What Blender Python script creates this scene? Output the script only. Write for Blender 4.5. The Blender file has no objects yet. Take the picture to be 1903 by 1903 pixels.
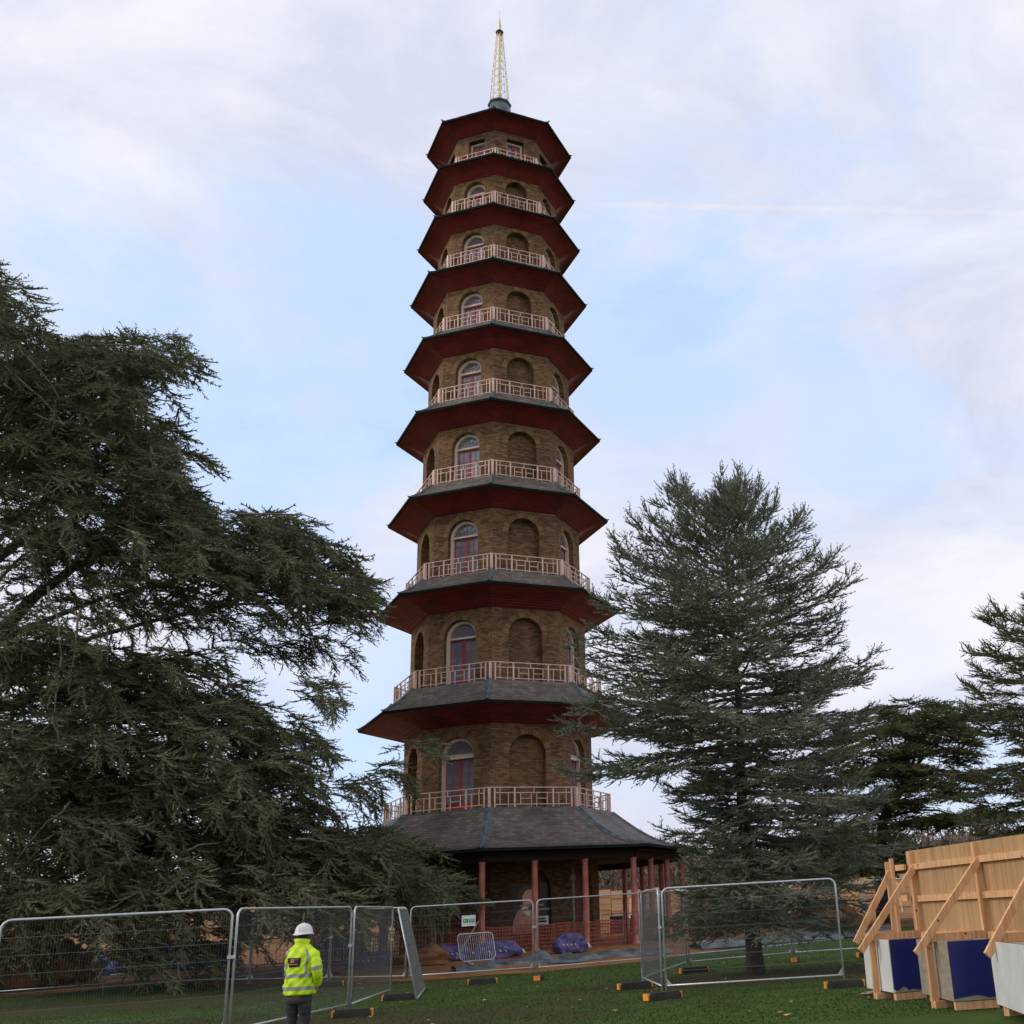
import bpy, bmesh, math, random
import numpy as np
from mathutils import Vector, Matrix, noise as mnoise
random.seed(7); RNG=np.random.default_rng(7)
PI=math.pi; R_=math.radians
C=bpy.context.scene.collection; SC=bpy.context.scene

# ------------------------------------------------------------------ camera
F_,PIT,ROL,YAW=2053.06,0.34438,0.05962,0.09396
PPX,PPY,CZ=1277.1,957.95,1.6
_c,_s=math.cos(YAW),math.sin(YAW)
_x=np.array([_c,-_s,0]);_y=np.array([_s,_c,0]);_z=np.array([0,0,1.])
_u=-math.sin(PIT)*_y+math.cos(PIT)*_z
V_R=math.cos(ROL)*_x-math.sin(ROL)*_u; V_U=math.sin(ROL)*_x+math.cos(ROL)*_u; V_F=math.cos(PIT)*_y+math.sin(PIT)*_z
cam=bpy.data.cameras.new('camera'); cob=bpy.data.objects.new('camera',cam); C.objects.link(cob)
cob.matrix_world=Matrix(((V_R[0],V_U[0],-V_F[0],0),(V_R[1],V_U[1],-V_F[1],0),(V_R[2],V_U[2],-V_F[2],CZ),(0,0,0,1)))
cam.sensor_width=36; cam.lens=36*F_/1903; cam.shift_x=-(PPX-951.5)/1903; cam.shift_y=(PPY-951.5)/1903
cam.clip_start=.1; cam.clip_end=3000
SC.camera=cob
# ------------------------------------------------------------------ light
SUN_EL,SUN_AZ=R_(30),R_(-98)      # azimuth from +Y, clockwise: behind left of the viewer
w=bpy.data.worlds.new('World'); SC.world=w; w.use_nodes=True
nt=w.node_tree; N=nt.nodes; L=nt.links; N.clear()
out=N.new('ShaderNodeOutputWorld'); bg=N.new('ShaderNodeBackground'); bg.inputs['Strength'].default_value=.14
sky=N.new('ShaderNodeTexSky'); sky.sky_type='NISHITA'; sky.sun_disc=False; sky.sun_elevation=SUN_EL; sky.sun_rotation=SUN_AZ
sky.air_density=1.0; sky.dust_density=1.5
tc=N.new('ShaderNodeTexCoord')
def nmath(op,a,b=None,clamp=False):
    n=N.new('ShaderNodeMath'); n.operation=op; n.use_clamp=clamp
    for i,v in enumerate((a,b)):
        if v is None: continue
        if hasattr(v,'type') and hasattr(v,'links'): L.new(v,n.inputs[i])
        else: n.inputs[i].default_value=v
    return n.outputs[0]
mp=N.new('ShaderNodeMapping'); mp.inputs['Scale'].default_value=(1.0,1.0,1.9); mp.inputs['Rotation'].default_value=(0.2,.35,0.5)
L.new(tc.outputs['Generated'],mp.inputs['Vector'])
n1=N.new('ShaderNodeTexNoise'); n1.inputs['Scale'].default_value=3.1; n1.inputs['Detail'].default_value=7; n1.inputs['Roughness'].default_value=.52; n1.inputs['Distortion'].default_value=.35
n2=N.new('ShaderNodeTexNoise'); n2.inputs['Scale'].default_value=13; n2.inputs['Detail'].default_value=6; n2.inputs['Roughness'].default_value=.6
L.new(mp.outputs[0],n1.inputs['Vector']); L.new(mp.outputs[0],n2.inputs['Vector'])
cl=nmath('ADD',nmath('MULTIPLY',n1.outputs['Fac'],.8),nmath('MULTIPLY',n2.outputs['Fac'],.2))
ramp=N.new('ShaderNodeMapRange'); ramp.interpolation_type='SMOOTHSTEP'
ramp.inputs['From Min'].default_value=.38; ramp.inputs['From Max'].default_value=.56; ramp.inputs['To Min'].default_value=.72; ramp.inputs['To Max'].default_value=.98
L.new(cl,ramp.inputs['Value'])
# shade of the cloud sheet itself
n3=N.new('ShaderNodeTexNoise'); n3.inputs['Scale'].default_value=3.4; n3.inputs['Detail'].default_value=9; n3.inputs['Roughness'].default_value=.62; n3.inputs['Distortion'].default_value=.5; L.new(mp.outputs[0],n3.inputs['Vector'])
cr=N.new('ShaderNodeValToRGB'); cr.color_ramp.elements[0].position=.38; cr.color_ramp.elements[0].color=(.62,.65,.79,1)
cr.color_ramp.elements[1].position=.64; cr.color_ramp.elements[1].color=(.83,.825,.89,1)
L.new(n3.outputs['Fac'],cr.inputs[0])
cs=N.new('ShaderNodeVectorMath'); cs.operation='SCALE'; cs.inputs['Scale'].default_value=10.0*.1/.14*1.14; L.new(cr.outputs[0],cs.inputs[0])
mix=N.new('ShaderNodeMix'); mix.data_type='RGBA'
# condensation trail: a faint straight band, thin great-circle arc low on the right
def ray(x,y): return V_F+V_R*(x-PPX)/F_-V_U*(y-PPY)/F_
_a=ray(1050,378); _b=ray(1900,396); _n=np.cross(_a,_b); _n/=np.linalg.norm(_n)
dt=N.new('ShaderNodeVectorMath'); dt.operation='DOT_PRODUCT'; dt.inputs[1].default_value=tuple(_n); L.new(tc.outputs['Generated'],dt.inputs[0])
tr=N.new('ShaderNodeMapRange'); tr.interpolation_type='SMOOTHSTEP'; tr.inputs['From Min'].default_value=.0038; tr.inputs['From Max'].default_value=.0008; tr.inputs['To Min'].default_value=0; tr.inputs['To Max'].default_value=.45
L.new(nmath('ABSOLUTE',dt.outputs['Value']),tr.inputs['Value'])
_m=ray(1560,390); _m/=np.linalg.norm(_m)
d2=N.new('ShaderNodeVectorMath'); d2.operation='DOT_PRODUCT'; d2.inputs[1].default_value=tuple(_m); L.new(tc.outputs['Generated'],d2.inputs[0])
t2=N.new('ShaderNodeMapRange'); t2.interpolation_type='SMOOTHSTEP'; t2.inputs['From Min'].default_value=math.cos(.25); t2.inputs['From Max'].default_value=math.cos(.17); L.new(d2.outputs['Value'],t2.inputs['Value'])
trail=nmath('MULTIPLY',tr.outputs[0],t2.outputs[0])
# thinner places in the cloud sheet
blue=None
for bx,by,br_,ba in((520,700,.17,.42),(640,830,.11,.25),(20,400,.11,.34),(1200,430,.09,.28),(1480,440,.11,.28),(1120,640,.11,.34),(660,1290,.13,.42),(1560,800,.09,.15),(1780,300,.12,.22),(1720,1250,.09,.2)):
    dv=ray(bx,by); dv/=np.linalg.norm(dv)
    dd=N.new('ShaderNodeVectorMath'); dd.operation='DOT_PRODUCT'; dd.inputs[1].default_value=tuple(dv)
    nv=N.new('ShaderNodeVectorMath'); nv.operation='NORMALIZE'
    wv=N.new('ShaderNodeVectorMath'); wv.operation='ADD'; sc_=N.new('ShaderNodeVectorMath'); sc_.operation='SCALE'; sc_.inputs['Scale'].default_value=.30
    sb=N.new('ShaderNodeVectorMath'); sb.operation='SUBTRACT'; sb.inputs[1].default_value=(.5,.5,.5); L.new(n1.outputs['Color'],sb.inputs[0]); L.new(sb.outputs[0],sc_.inputs[0]); L.new(tc.outputs['Generated'],wv.inputs[0]); L.new(sc_.outputs[0],wv.inputs[1]); L.new(wv.outputs[0],nv.inputs[0]); L.new(nv.outputs[0],dd.inputs[0])
    r3=N.new('ShaderNodeMapRange'); r3.interpolation_type='SMOOTHSTEP'; r3.inputs['From Min'].default_value=math.cos(br_*1.25); r3.inputs['From Max'].default_value=math.cos(br_*.2); r3.inputs['To Max'].default_value=ba*.82; L.new(dd.outputs['Value'],r3.inputs['Value'])
    blue=r3.outputs[0] if blue is None else nmath('ADD',blue,r3.outputs[0])
base_f=nmath('SUBTRACT',ramp.outputs[0],nmath('MULTIPLY',blue,nmath('SUBTRACT',1.55,nmath('MULTIPLY',n2.outputs['Fac'],1.3))))
base_f=nmath('MAXIMUM',base_f,.30)
fac=nmath('ADD',base_f,nmath('MULTIPLY',nmath('MULTIPLY',trail,n2.outputs['Fac']),.65),True)
veil=N.new('ShaderNodeMix'); veil.data_type='RGBA'; vr=N.new('ShaderNodeMapRange'); vr.interpolation_type='SMOOTHSTEP'; vr.inputs['From Min'].default_value=.35; vr.inputs['From Max'].default_value=.95
L.new(fac,vr.inputs['Value']); L.new(vr.outputs[0],veil.inputs[0]); veil.inputs[6].default_value=(5.1,6.6,9.2,1); L.new(cs.outputs[0],veil.inputs[7])
thick=nmath('ADD',nmath('MULTIPLY',fac,.45),.55)
L.new(thick,mix.inputs[0]); L.new(sky.outputs[0],mix.inputs[6]); L.new(veil.outputs[2],mix.inputs[7])
L.new(mix.outputs[2],bg.inputs['Color']); L.new(bg.outputs[0],out.inputs[0])
sl=bpy.data.lights.new('sun','SUN'); sl.energy=1.2; sl.angle=R_(12); sl.color=(1,.93,.82)
so=bpy.data.objects.new('sun',sl); C.objects.link(so)
sd=Vector((math.sin(SUN_AZ)*math.cos(SUN_EL),math.cos(SUN_AZ)*math.cos(SUN_EL),math.sin(SUN_EL)))
so.rotation_euler=sd.to_track_quat('Z','Y').to_euler()
SC.view_settings.view_transform='Standard'; SC.view_settings.look='None'; SC.view_settings.gamma=1; SC.view_settings.exposure=0
SC.render.resolution_x=1024; SC.render.resolution_y=1024

# ------------------------------------------------------------------ helpers
def at(x,y,Yd):
    d=ray(x,y); return Vector(d*Yd/d[1])+Vector((0,0,CZ))
def gz(x,y):
    return float(np.interp(y,[0,20,28,35,43,60,90,200,900],[0,.03,.06,.155,.5,.7,.8,.8,1.2]))
def hit(px,py):
    for Yd in np.arange(10,200,.02):
        P=at(px,py,Yd)
        if P.z<=gz(P.x,P.y): return P
    return P
class MB:
    def __init__(s): s.v=[]; s.f=[]; s.uv=[]; s.sm=[]
    def add(s,vs,fs,uvs=None,smooth=False):
        o=len(s.v); s.v+= [tuple(p) for p in vs]
        for i,f in enumerate(fs):
            s.f.append(tuple(o+j for j in f)); s.sm.append(smooth)
            s.uv+= (uvs[i] if uvs else [(vs[j][0],vs[j][2]) for j in f])
        return s
    def box(s,c,d,rot=None):
        c=Vector(c); hx,hy,hz=d[0]/2,d[1]/2,d[2]/2
        vs=[Vector((x*hx,y*hy,z*hz)) for z in(-1,1) for y in(-1,1) for x in(-1,1)]
        if rot is not None: vs=[rot@v for v in vs]
        vs=[v+c for v in vs]
        return s.add(vs,[(0,2,3,1),(4,5,7,6),(0,1,5,4),(2,6,7,3),(0,4,6,2),(1,3,7,5)])
    def bar(s,a,b,w,h=None,up=(0,0,1)):
        a=Vector(a);b=Vector(b);h=h or w; d=(b-a); l=d.length
        if l<1e-6: return s
        d.normalize(); u=Vector(up)
        if abs(d.dot(u))>.98: u=Vector((0,1,0)) if abs(d.y)<.9 else Vector((1,0,0))
        sd_=d.cross(u).normalized(); u=sd_.cross(d)
        vs=[p+sd_*x*w/2+u*y*h/2 for p in (a,b) for x,y in((-1,-1),(1,-1),(1,1),(-1,1))]
        return s.add(vs,[(3,2,1,0),(4,5,6,7),(0,1,5,4),(1,2,6,5),(2,3,7,6),(3,0,4,7)])
    def tube(s,pts,rad,n=6,cap=True,smooth=True):
        pts=[Vector(p) for p in pts]; m=len(pts)
        if not hasattr(rad,'__len__'): rad=[rad]*m
        vs=[];fs=[]; pu=None
        for i,p in enumerate(pts):
            d=(pts[min(i+1,m-1)]-pts[max(i-1,0)])
            if d.length<1e-9: d=Vector((0,0,1))
            d.normalize()
            if pu is None: pu=Vector((0,0,1)) if abs(d.z)<.9 else Vector((1,0,0))
            u=(pu-d*pu.dot(d)); 
            if u.length<1e-4: u=d.orthogonal()
            u.normalize(); pu=u; q=d.cross(u)
            for k in range(n):
                a=2*PI*k/n; vs.append(p+(u*math.cos(a)+q*math.sin(a))*rad[i])
        for i in range(m-1):
            for k in range(n):
                k2=(k+1)%n; fs.append((i*n+k,i*n+k2,(i+1)*n+k2,(i+1)*n+k))
        if cap: fs.append(tuple(range(n))[::-1]); fs.append(tuple((m-1)*n+k for k in range(n)))
        return s.add(vs,fs,smooth=smooth)
    def lathe(s,prof,n=16,c=(0,0,0),smooth=True,a0=0):
        vs=[(c[0]+r*math.cos(a0+2*PI*k/n),c[1]+r*math.sin(a0+2*PI*k/n),c[2]+z) for r,z in prof for k in range(n)]
        fs=[(i*n+k,i*n+(k+1)%n,(i+1)*n+(k+1)%n,(i+1)*n+k) for i in range(len(prof)-1) for k in range(n)]
        return s.add(vs,fs,smooth=smooth)
    def loft(s,rings,smooth=True,cap=True):
        n=len(rings[0]); vs=[p for r in rings for p in r]
        fs=[(i*n+k,i*n+(k+1)%n,(i+1)*n+(k+1)%n,(i+1)*n+k) for i in range(len(rings)-1) for k in range(n)]
        if cap: fs.append(tuple(range(n))[::-1]); fs.append(tuple((len(rings)-1)*n+k for k in range(n)))
        return s.add(vs,fs,smooth=smooth)
    def mesh(s,name,m=None):
        me=bpy.data.meshes.new(name); me.from_pydata(s.v,[],s.f)
        me.polygons.foreach_set('use_smooth',s.sm)
        if len(s.uv)==len(me.loops):
            ul=me.uv_layers.new(name='UVMap'); ul.data.foreach_set('uv',[c for u in s.uv for c in u])
        if m: me.materials.append(m)
        me.update(); return me
    def obj(s,name,m=None,parent=None): return link(name,s.mesh(name,m),parent)
def link(name,me,parent=None,loc=None,rz=0):
    o=bpy.data.objects.new(name,me); C.objects.link(o)
    if parent: o.parent=parent
    if loc is not None: o.location=loc
    if rz: o.rotation_euler=(0,0,rz)
    return o
def thing(name,label,cat,loc=(0,0,0),rz=0,group=None):
    o=link(name,None,None,loc,rz); o.empty_display_size=.1; return tag(o,label,cat,group)
def tag(o,label=None,cat=None,group=None,kind=None):
    if label: o['label']=label
    if cat: o['category']=cat
    if group: o['group']=group
    if kind: o['kind']=kind
    return o
def copy_tree(o,parent=None):
    c=o.copy(); C.objects.link(c); c.parent=parent
    for ch in o.children: copy_tree(ch,c)
    return c

# ------------------------------------------------------------------ materials
def mat(name,col,rough=.7,metal=0,var=.15,scale=6,bump=0,bscale=40,col2=None,spec=None,coord='Object',stretch=None):
    m=bpy.data.materials.new(name); m.use_nodes=True; t=m.node_tree; b=t.nodes['Principled BSDF']
    b.inputs['Roughness'].default_value=rough; b.inputs['Metallic'].default_value=metal
    if spec is not None: b.inputs['Specular IOR Level'].default_value=spec
    c=t.nodes.new('ShaderNodeTexCoord'); src=c.outputs[coord]
    if stretch:
        mpn=t.nodes.new('ShaderNodeMapping'); mpn.inputs['Scale'].default_value=stretch; t.links.new(src,mpn.inputs[0]); src=mpn.outputs[0]
    n=t.nodes.new('ShaderNodeTexNoise'); n.inputs['Scale'].default_value=scale; n.inputs['Detail'].default_value=5; t.links.new(src,n.inputs['Vector'])
    r=t.nodes.new('ShaderNodeValToRGB'); r.color_ramp.elements[0].position=.33; r.color_ramp.elements[1].position=.67
    c1=[max(0,x*(1-var)) for x in col]; c2=[min(1,x*(1+var)) for x in col] if col2 is None else col2
    r.color_ramp.elements[0].color=(*c1,1); r.color_ramp.elements[1].color=(*c2,1)
    t.links.new(n.outputs['Fac'],r.inputs[0]); t.links.new(r.outputs[0],b.inputs['Base Color'])
    if bump:
        n2=t.nodes.new('ShaderNodeTexNoise'); n2.inputs['Scale'].default_value=bscale; n2.inputs['Detail'].default_value=4; t.links.new(src,n2.inputs['Vector'])
        bp=t.nodes.new('ShaderNodeBump'); bp.inputs['Strength'].default_value=bump; bp.inputs['Distance'].default_value=.02; t.links.new(n2.outputs['Fac'],bp.inputs['Height']); t.links.new(bp.outputs[0],b.inputs['Normal'])
    return m
def island_mat(name,cols,rough=.8,var_noise=0,trans=0,nscale=.6,spec=.3):
    """colour per connected piece, drifting slowly through space"""
    m=bpy.data.materials.new(name); m.use_nodes=True; t=m.node_tree; b=t.nodes['Principled BSDF']
    b.inputs['Roughness'].default_value=rough; b.inputs['Specular IOR Level'].default_value=spec
    g=t.nodes.new('ShaderNodeNewGeometry'); r=t.nodes.new('ShaderNodeValToRGB')
    while len(r.color_ramp.elements)<len(cols): r.color_ramp.elements.new(.5)
    for i,cc in enumerate(cols):
        r.color_ramp.elements[i].position=i/(len(cols)-1); r.color_ramp.elements[i].color=(*cc,1)
    f=g.outputs['Random Per Island']
    if var_noise:
        c=t.nodes.new('ShaderNodeTexCoord'); n=t.nodes.new('ShaderNodeTexNoise'); n.inputs['Scale'].default_value=nscale; n.inputs['Detail'].default_value=3
        t.links.new(c.outputs['Object'],n.inputs['Vector'])
        mm=t.nodes.new('ShaderNodeMapRange'); mm.inputs['From Min'].default_value=.3; mm.inputs['From Max'].default_value=.7; t.links.new(n.outputs['Fac'],mm.inputs['Value'])
        mx=t.nodes.new('ShaderNodeMix'); mx.inputs[0].default_value=var_noise; t.links.new(f,mx.inputs[2]); t.links.new(mm.outputs[0],mx.inputs[3]); f=mx.outputs[0]
    t.links.new(f,r.inputs[0]); t.links.new(r.outputs[0],b.inputs['Base Color'])
    if trans:
        tr=t.nodes.new('ShaderNodeBsdfTranslucent'); t.links.new(r.outputs[0],tr.inputs['Color']); ms=t.nodes.new('ShaderNodeMixShader'); ms.inputs[0].default_value=trans
        o=t.nodes['Material Output']; t.links.new(b.outputs[0],ms.inputs[1]); t.links.new(tr.outputs[0],ms.inputs[2]); t.links.new(ms.outputs[0],o.inputs[0])
    return m
def brick_mat():
    m=bpy.data.materials.new('stock_brick'); m.use_nodes=True; t=m.node_tree; b=t.nodes['Principled BSDF']; b.inputs['Roughness'].default_value=.9; b.inputs['Specular IOR Level'].default_value=.2
    uv=t.nodes.new('ShaderNodeTexCoord')
    def br(c1,c2,mo,bias):
        k=t.nodes.new('ShaderNodeTexBrick'); k.inputs['Scale'].default_value=1; k.inputs['Brick Width'].default_value=.235; k.inputs['Row Height'].default_value=.078
        k.inputs['Mortar Size'].default_value=.007; k.inputs['Mortar Smooth'].default_value=.3; k.inputs['Bias'].default_value=bias
        k.inputs['Color1'].default_value=c1; k.inputs['Color2'].default_value=c2; k.inputs['Mortar'].default_value=mo; t.links.new(uv.outputs['UV'],k.inputs['Vector']); return k
    k1=br((.17,.090,.044,1),(.34,.195,.096,1),(.045,.034,.024,1),0)
    k2=br((.055,.038,.028,1),(.22,.13,.07,1),(.07,.055,.035,1),-.2)
    n=t.nodes.new('ShaderNodeTexNoise'); n.inputs['Scale'].default_value=.55; n.inputs['Detail'].default_value=6; n.inputs['Roughness'].default_value=.65; t.links.new(uv.outputs['Object'],n.inputs['Vector'])
    mr=t.nodes.new('ShaderNodeMapRange'); mr.inputs['From Min'].default_value=.47; mr.inputs['From Max'].default_value=.62; mr.inputs['To Max'].default_value=.55; t.links.new(n.outputs['Fac'],mr.inputs['Value'])
    mx=t.nodes.new('ShaderNodeMix'); mx.data_type='RGBA'; t.links.new(mr.outputs[0],mx.inputs[0]); t.links.new(k1.outputs['Color'],mx.inputs[6]); t.links.new(k2.outputs['Color'],mx.inputs[7])
    t.links.new(mx.outputs[2],b.inputs['Base Color'])
    bp=t.nodes.new('ShaderNodeBump'); bp.inputs['Strength'].default_value=.6; bp.inputs['Distance'].default_value=.01; bp.invert=True; t.links.new(k1.outputs['Fac'],bp.inputs['Height']); t.links.new(bp.outputs[0],b.inputs['Normal'])
    return m
def wood_mat(name,c1,c2,knots=True,stretch=(14,14,1.2)):
    m=mat(name,c1,rough=.75,var=.05,scale=1.6,col2=c2,stretch=stretch,bump=.15,bscale=12)
    t=m.node_tree; b=t.nodes['Principled BSDF']
    if knots:
        c=t.nodes.new('ShaderNodeTexCoord'); v=t.nodes.new('ShaderNodeTexVoronoi'); v.inputs['Scale'].default_value=4.5; t.links.new(c.outputs['Object'],v.inputs['Vector'])
        mr=t.nodes.new('ShaderNodeMapRange'); mr.inputs['From Min'].default_value=.07; mr.inputs['From Max'].default_value=.11; t.links.new(v.outputs['Distance'],mr.inputs['Value'])
        mx=t.nodes.new('ShaderNodeMix'); mx.data_type='RGBA'; src=b.inputs['Base Color'].links[0].from_socket
        t.links.new(mr.outputs[0],mx.inputs[0]); mx.inputs[6].default_value=(.16,.06,.02,1); t.links.new(src,mx.inputs[7]); t.links.new(mx.outputs[2],b.inputs['Base Color'])
    return m
M={}
M['brick']=brick_mat()
M['voussoir']=island_mat('gauged_brick',[(.16,.085,.035),(.26,.15,.065),(.33,.20,.09)],.9)
M['soffit']=mat('red_soffit_paint',(.205,.018,.016),.55,var=.35,scale=1.2,stretch=(1,1,2))
M['slate']=island_mat('roof_slate',[(.075,.062,.052),(.14,.118,.098),(.23,.195,.165)],.6,.45)
M['slatebase']=mat('slate_bedding',(.07,.055,.05),.9)
M['lead']=mat('lead_sheet',(.075,.105,.115),.5,var=.3,scale=3,col2=(.15,.19,.19))
M['eave']=mat('eave_edge_paint',(.014,.020,.019),.95,spec=.1)
M['pink']=mat('pink_balustrade_paint',(.76,.44,.34),.6,var=.12,scale=9,col2=(.90,.66,.53))
M['cream']=mat('cream_window_frame',(.80,.66,.53),.55,var=.08)
M['red']=mat('red_door_paint',(.42,.045,.05),.45,var=.15)
M['ceil']=mat('shade_dark_portico_ceiling',(.022,.012,.010),.9)  # near-black colour stands in for the deep shade inside the portico
M['darkred']=mat('dark_red_boards',(.20,.02,.018),.6,var=.2)
M['column']=mat('red_column_paint',(.42,.09,.06),.6,var=.15,scale=5,col2=(.62,.24,.18),stretch=(1,1,.35))
M['barp']=mat('dusty_red_glazing_bars',(.42,.10,.09),.6)
M['gold']=mat('gilt_finial',(.86,.68,.42),.4,metal=.3,var=.1)
M['goldwhite']=mat('pale_gilt_wire',(.85,.78,.6),.4,metal=.3,var=.1)
M['dark']=mat('dark_iron',(.02,.022,.02),.5)
M['glass']=mat('window_glass',(.21,.23,.26),.05,var=.25,scale=1.5,spec=.9)
M['galv']=mat('galvanised_steel',(.56,.58,.58),.35,metal=.45,var=.12,scale=12)
M['wire']=mat('galvanised_wire',(.13,.135,.125),.6,metal=.2,var=.1)
M['rubber']=mat('recycled_rubber',(.035,.029,.025),.9,var=.3,bump=.3)
M['orange']=mat('orange_end_cap',(.85,.30,.03),.5,var=.12)
M['net']=mat('orange_netting',(.42,.09,.035),.6,var=.15)
M['bark']=mat('cedar_bark',(.055,.042,.032),.95,var=.35,scale=5,bump=.5,bscale=15)
M['twig']=mat('grey_brown_twigs',(.17,.13,.10),.9,var=.3)
M['bare']=mat('bare_winter_twigs',(.17,.12,.085),.9,var=.3)
M['ced']=island_mat('green_cedar_needles',[(.055,.062,.026),(.11,.118,.055),(.16,.165,.085),(.25,.245,.14)],.75,.45,.15)
M['blue']=island_mat('blue_cedar_needles',[(.080,.092,.058),(.15,.165,.11),(.21,.225,.155),(.32,.33,.24)],.75,.4,.12)
M['plate']=island_mat('flat_cedar_needles',[(.06,.075,.022),(.115,.13,.045),(.17,.18,.075)],.75,.4,.12)
M['ply']=wood_mat('plywood_sheet',(.40,.225,.095),(.54,.33,.155),False,(5,5,.35))
M['pine']=wood_mat('sawn_pine',(.62,.30,.12),(.82,.50,.26))
M['farply']=wood_mat('far_plywood',(.60,.38,.18),(.72,.50,.27),False,(.3,.3,3))
M['whitep']=mat('white_painted_board',(.66,.66,.63),.6,var=.08,scale=3)
M['greyw']=wood_mat('grey_weathered_wood',(.27,.23,.175),(.37,.31,.23),False,(2,2,7))
M['bluep']=mat('dark_blue_film',(.010,.018,.14),.35,var=.1)
M['greyp']=mat('grey_print',(.30,.27,.25),.6)
M['tarp']=mat('grey_tarpaulin',(.05,.055,.06),.5,var=.5,scale=2.5,col2=(.18,.20,.21),bump=.5,bscale=6)
M['purple']=mat('purple_plastic_sack',(.055,.038,.17),.4,var=.35,scale=6,bump=.8,bscale=9,col2=(.15,.12,.34))
M['bluetarp']=mat('bright_blue_tarp',(.03,.07,.42),.4,var=.4,scale=3,bump=.5,bscale=8)
M['white']=mat('white_plastic',(.75,.75,.72),.5,var=.05)
M['green']=mat('green_sign_print',(.02,.28,.14),.5,var=.03)
M['litter']=island_mat('fallen_leaves',[(.30,.17,.06),(.45,.33,.10),(.5,.42,.25)],.8)
# person
M['hivis']=mat('fluorescent_yellow_cloth',(.62,.86,.012),.6,var=.06,scale=7,bump=.7,bscale=7)
M['silver']=mat('grey_reflective_tape',(.30,.31,.29),.4,var=.1)
M['helmet']=mat('white_hard_hat',(.78,.72,.70),.3,var=.02)
M['skin']=mat('skin',(.42,.24,.17),.6,var=.06)
M['hair']=mat('dark_hair',(.03,.022,.018),.8,var=.3)
M['trouser']=mat('charcoal_trousers',(.028,.028,.030),.85,var=.3,scale=9,bump=.5,bscale=12)
M['brownc']=mat('brown_fleece',(.055,.042,.034),.9,var=.2)
M['black']=mat('black_print',(.012,.012,.012),.6,var=.1)
M['orangep']=mat('orange_print',(.85,.25,.03),.6,var=.05)
def ground_mat(name,cols,scale,bump,bsc):
    m=bpy.data.materials.new(name); m.use_nodes=True; t=m.node_tree; b=t.nodes['Principled BSDF']; b.inputs['Roughness'].default_value=.95; b.inputs['Specular IOR Level'].default_value=.15
    c=t.nodes.new('ShaderNodeTexCoord')
    n=t.nodes.new('ShaderNodeTexNoise'); n.inputs['Scale'].default_value=scale; n.inputs['Detail'].default_value=8; n.inputs['Roughness'].default_value=.7; t.links.new(c.outputs['Object'],n.inputs['Vector'])
    r=t.nodes.new('ShaderNodeValToRGB')
    while len(r.color_ramp.elements)<len(cols): r.color_ramp.elements.new(.5)
    for i,cc in enumerate(cols): r.color_ramp.elements[i].position=.3+.4*i/(len(cols)-1); r.color_ramp.elements[i].color=(*cc,1)
    t.links.new(n.outputs['Fac'],r.inputs[0]); t.links.new(r.outputs[0],b.inputs['Base Color'])
    n2=t.nodes.new('ShaderNodeTexNoise'); n2.inputs['Scale'].default_value=bsc; n2.inputs['Detail'].default_value=6; t.links.new(c.outputs['Object'],n2.inputs['Vector'])
    bp=t.nodes.new('ShaderNodeBump'); bp.inputs['Strength'].default_value=bump; bp.inputs['Distance'].default_value=.05; t.links.new(n2.outputs['Fac'],bp.inputs['Height']); t.links.new(bp.outputs[0],b.inputs['Normal'])
    return m
M['lawn']=ground_mat('lawn_grass',[(.030,.058,.009),(.045,.080,.012),(.060,.096,.018),(.080,.105,.030)],.9,.3,30)
def needle_litter(m,spots):
    t=m.node_tree; b=t.nodes['Principled BSDF']; src=b.inputs['Base Color'].links[0].from_socket
    c=t.nodes.new('ShaderNodeTexCoord'); n=t.nodes.new('ShaderNodeTexNoise'); n.inputs['Scale'].default_value=.7; n.inputs['Detail'].default_value=6; t.links.new(c.outputs['Object'],n.inputs['Vector'])
    acc=None
    for (x,y,rx,ry,k) in spots:
        mp_=t.nodes.new('ShaderNodeMapping'); mp_.inputs['Location'].default_value=(-x/rx,-y/ry,0); mp_.inputs['Scale'].default_value=(1/rx,1/ry,0); t.links.new(c.outputs['Object'],mp_.inputs[0])
        ln=t.nodes.new('ShaderNodeVectorMath'); ln.operation='LENGTH'; t.links.new(mp_.outputs[0],ln.inputs[0])
        ad=t.nodes.new('ShaderNodeMath'); ad.operation='ADD'; t.links.new(ln.outputs['Value'],ad.inputs[0]); t.links.new(n.outputs['Fac'],ad.inputs[1])
        mr=t.nodes.new('ShaderNodeMapRange'); mr.inputs['From Min'].default_value=1.5; mr.inputs['From Max'].default_value=1.05; mr.inputs['To Max'].default_value=k; t.links.new(ad.outputs[0],mr.inputs['Value'])
        if acc is None: acc=mr.outputs[0]
        else:
            mm=t.nodes.new('ShaderNodeMath'); mm.operation='MAXIMUM'; t.links.new(acc,mm.inputs[0]); t.links.new(mr.outputs[0],mm.inputs[1]); acc=mm.outputs[0]
    mx=t.nodes.new('ShaderNodeMix'); mx.data_type='RGBA'; t.links.new(acc,mx.inputs[0]); t.links.new(src,mx.inputs[6]); mx.inputs[7].default_value=(.050,.030,.016,1); t.links.new(mx.outputs[2],b.inputs['Base Color'])
LITTER=[(3.9,27.8,6.2,3.0,.9),(-9.5,22.3,13,5.2,.8),(-14,33,14,4.5,.6)]
needle_litter(M['lawn'],LITTER)
M['soil']=ground_mat('orange_brown_soil',[(.11,.045,.016),(.25,.105,.038),(.33,.155,.06),(.22,.13,.065)],.8,1.0,6)

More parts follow.
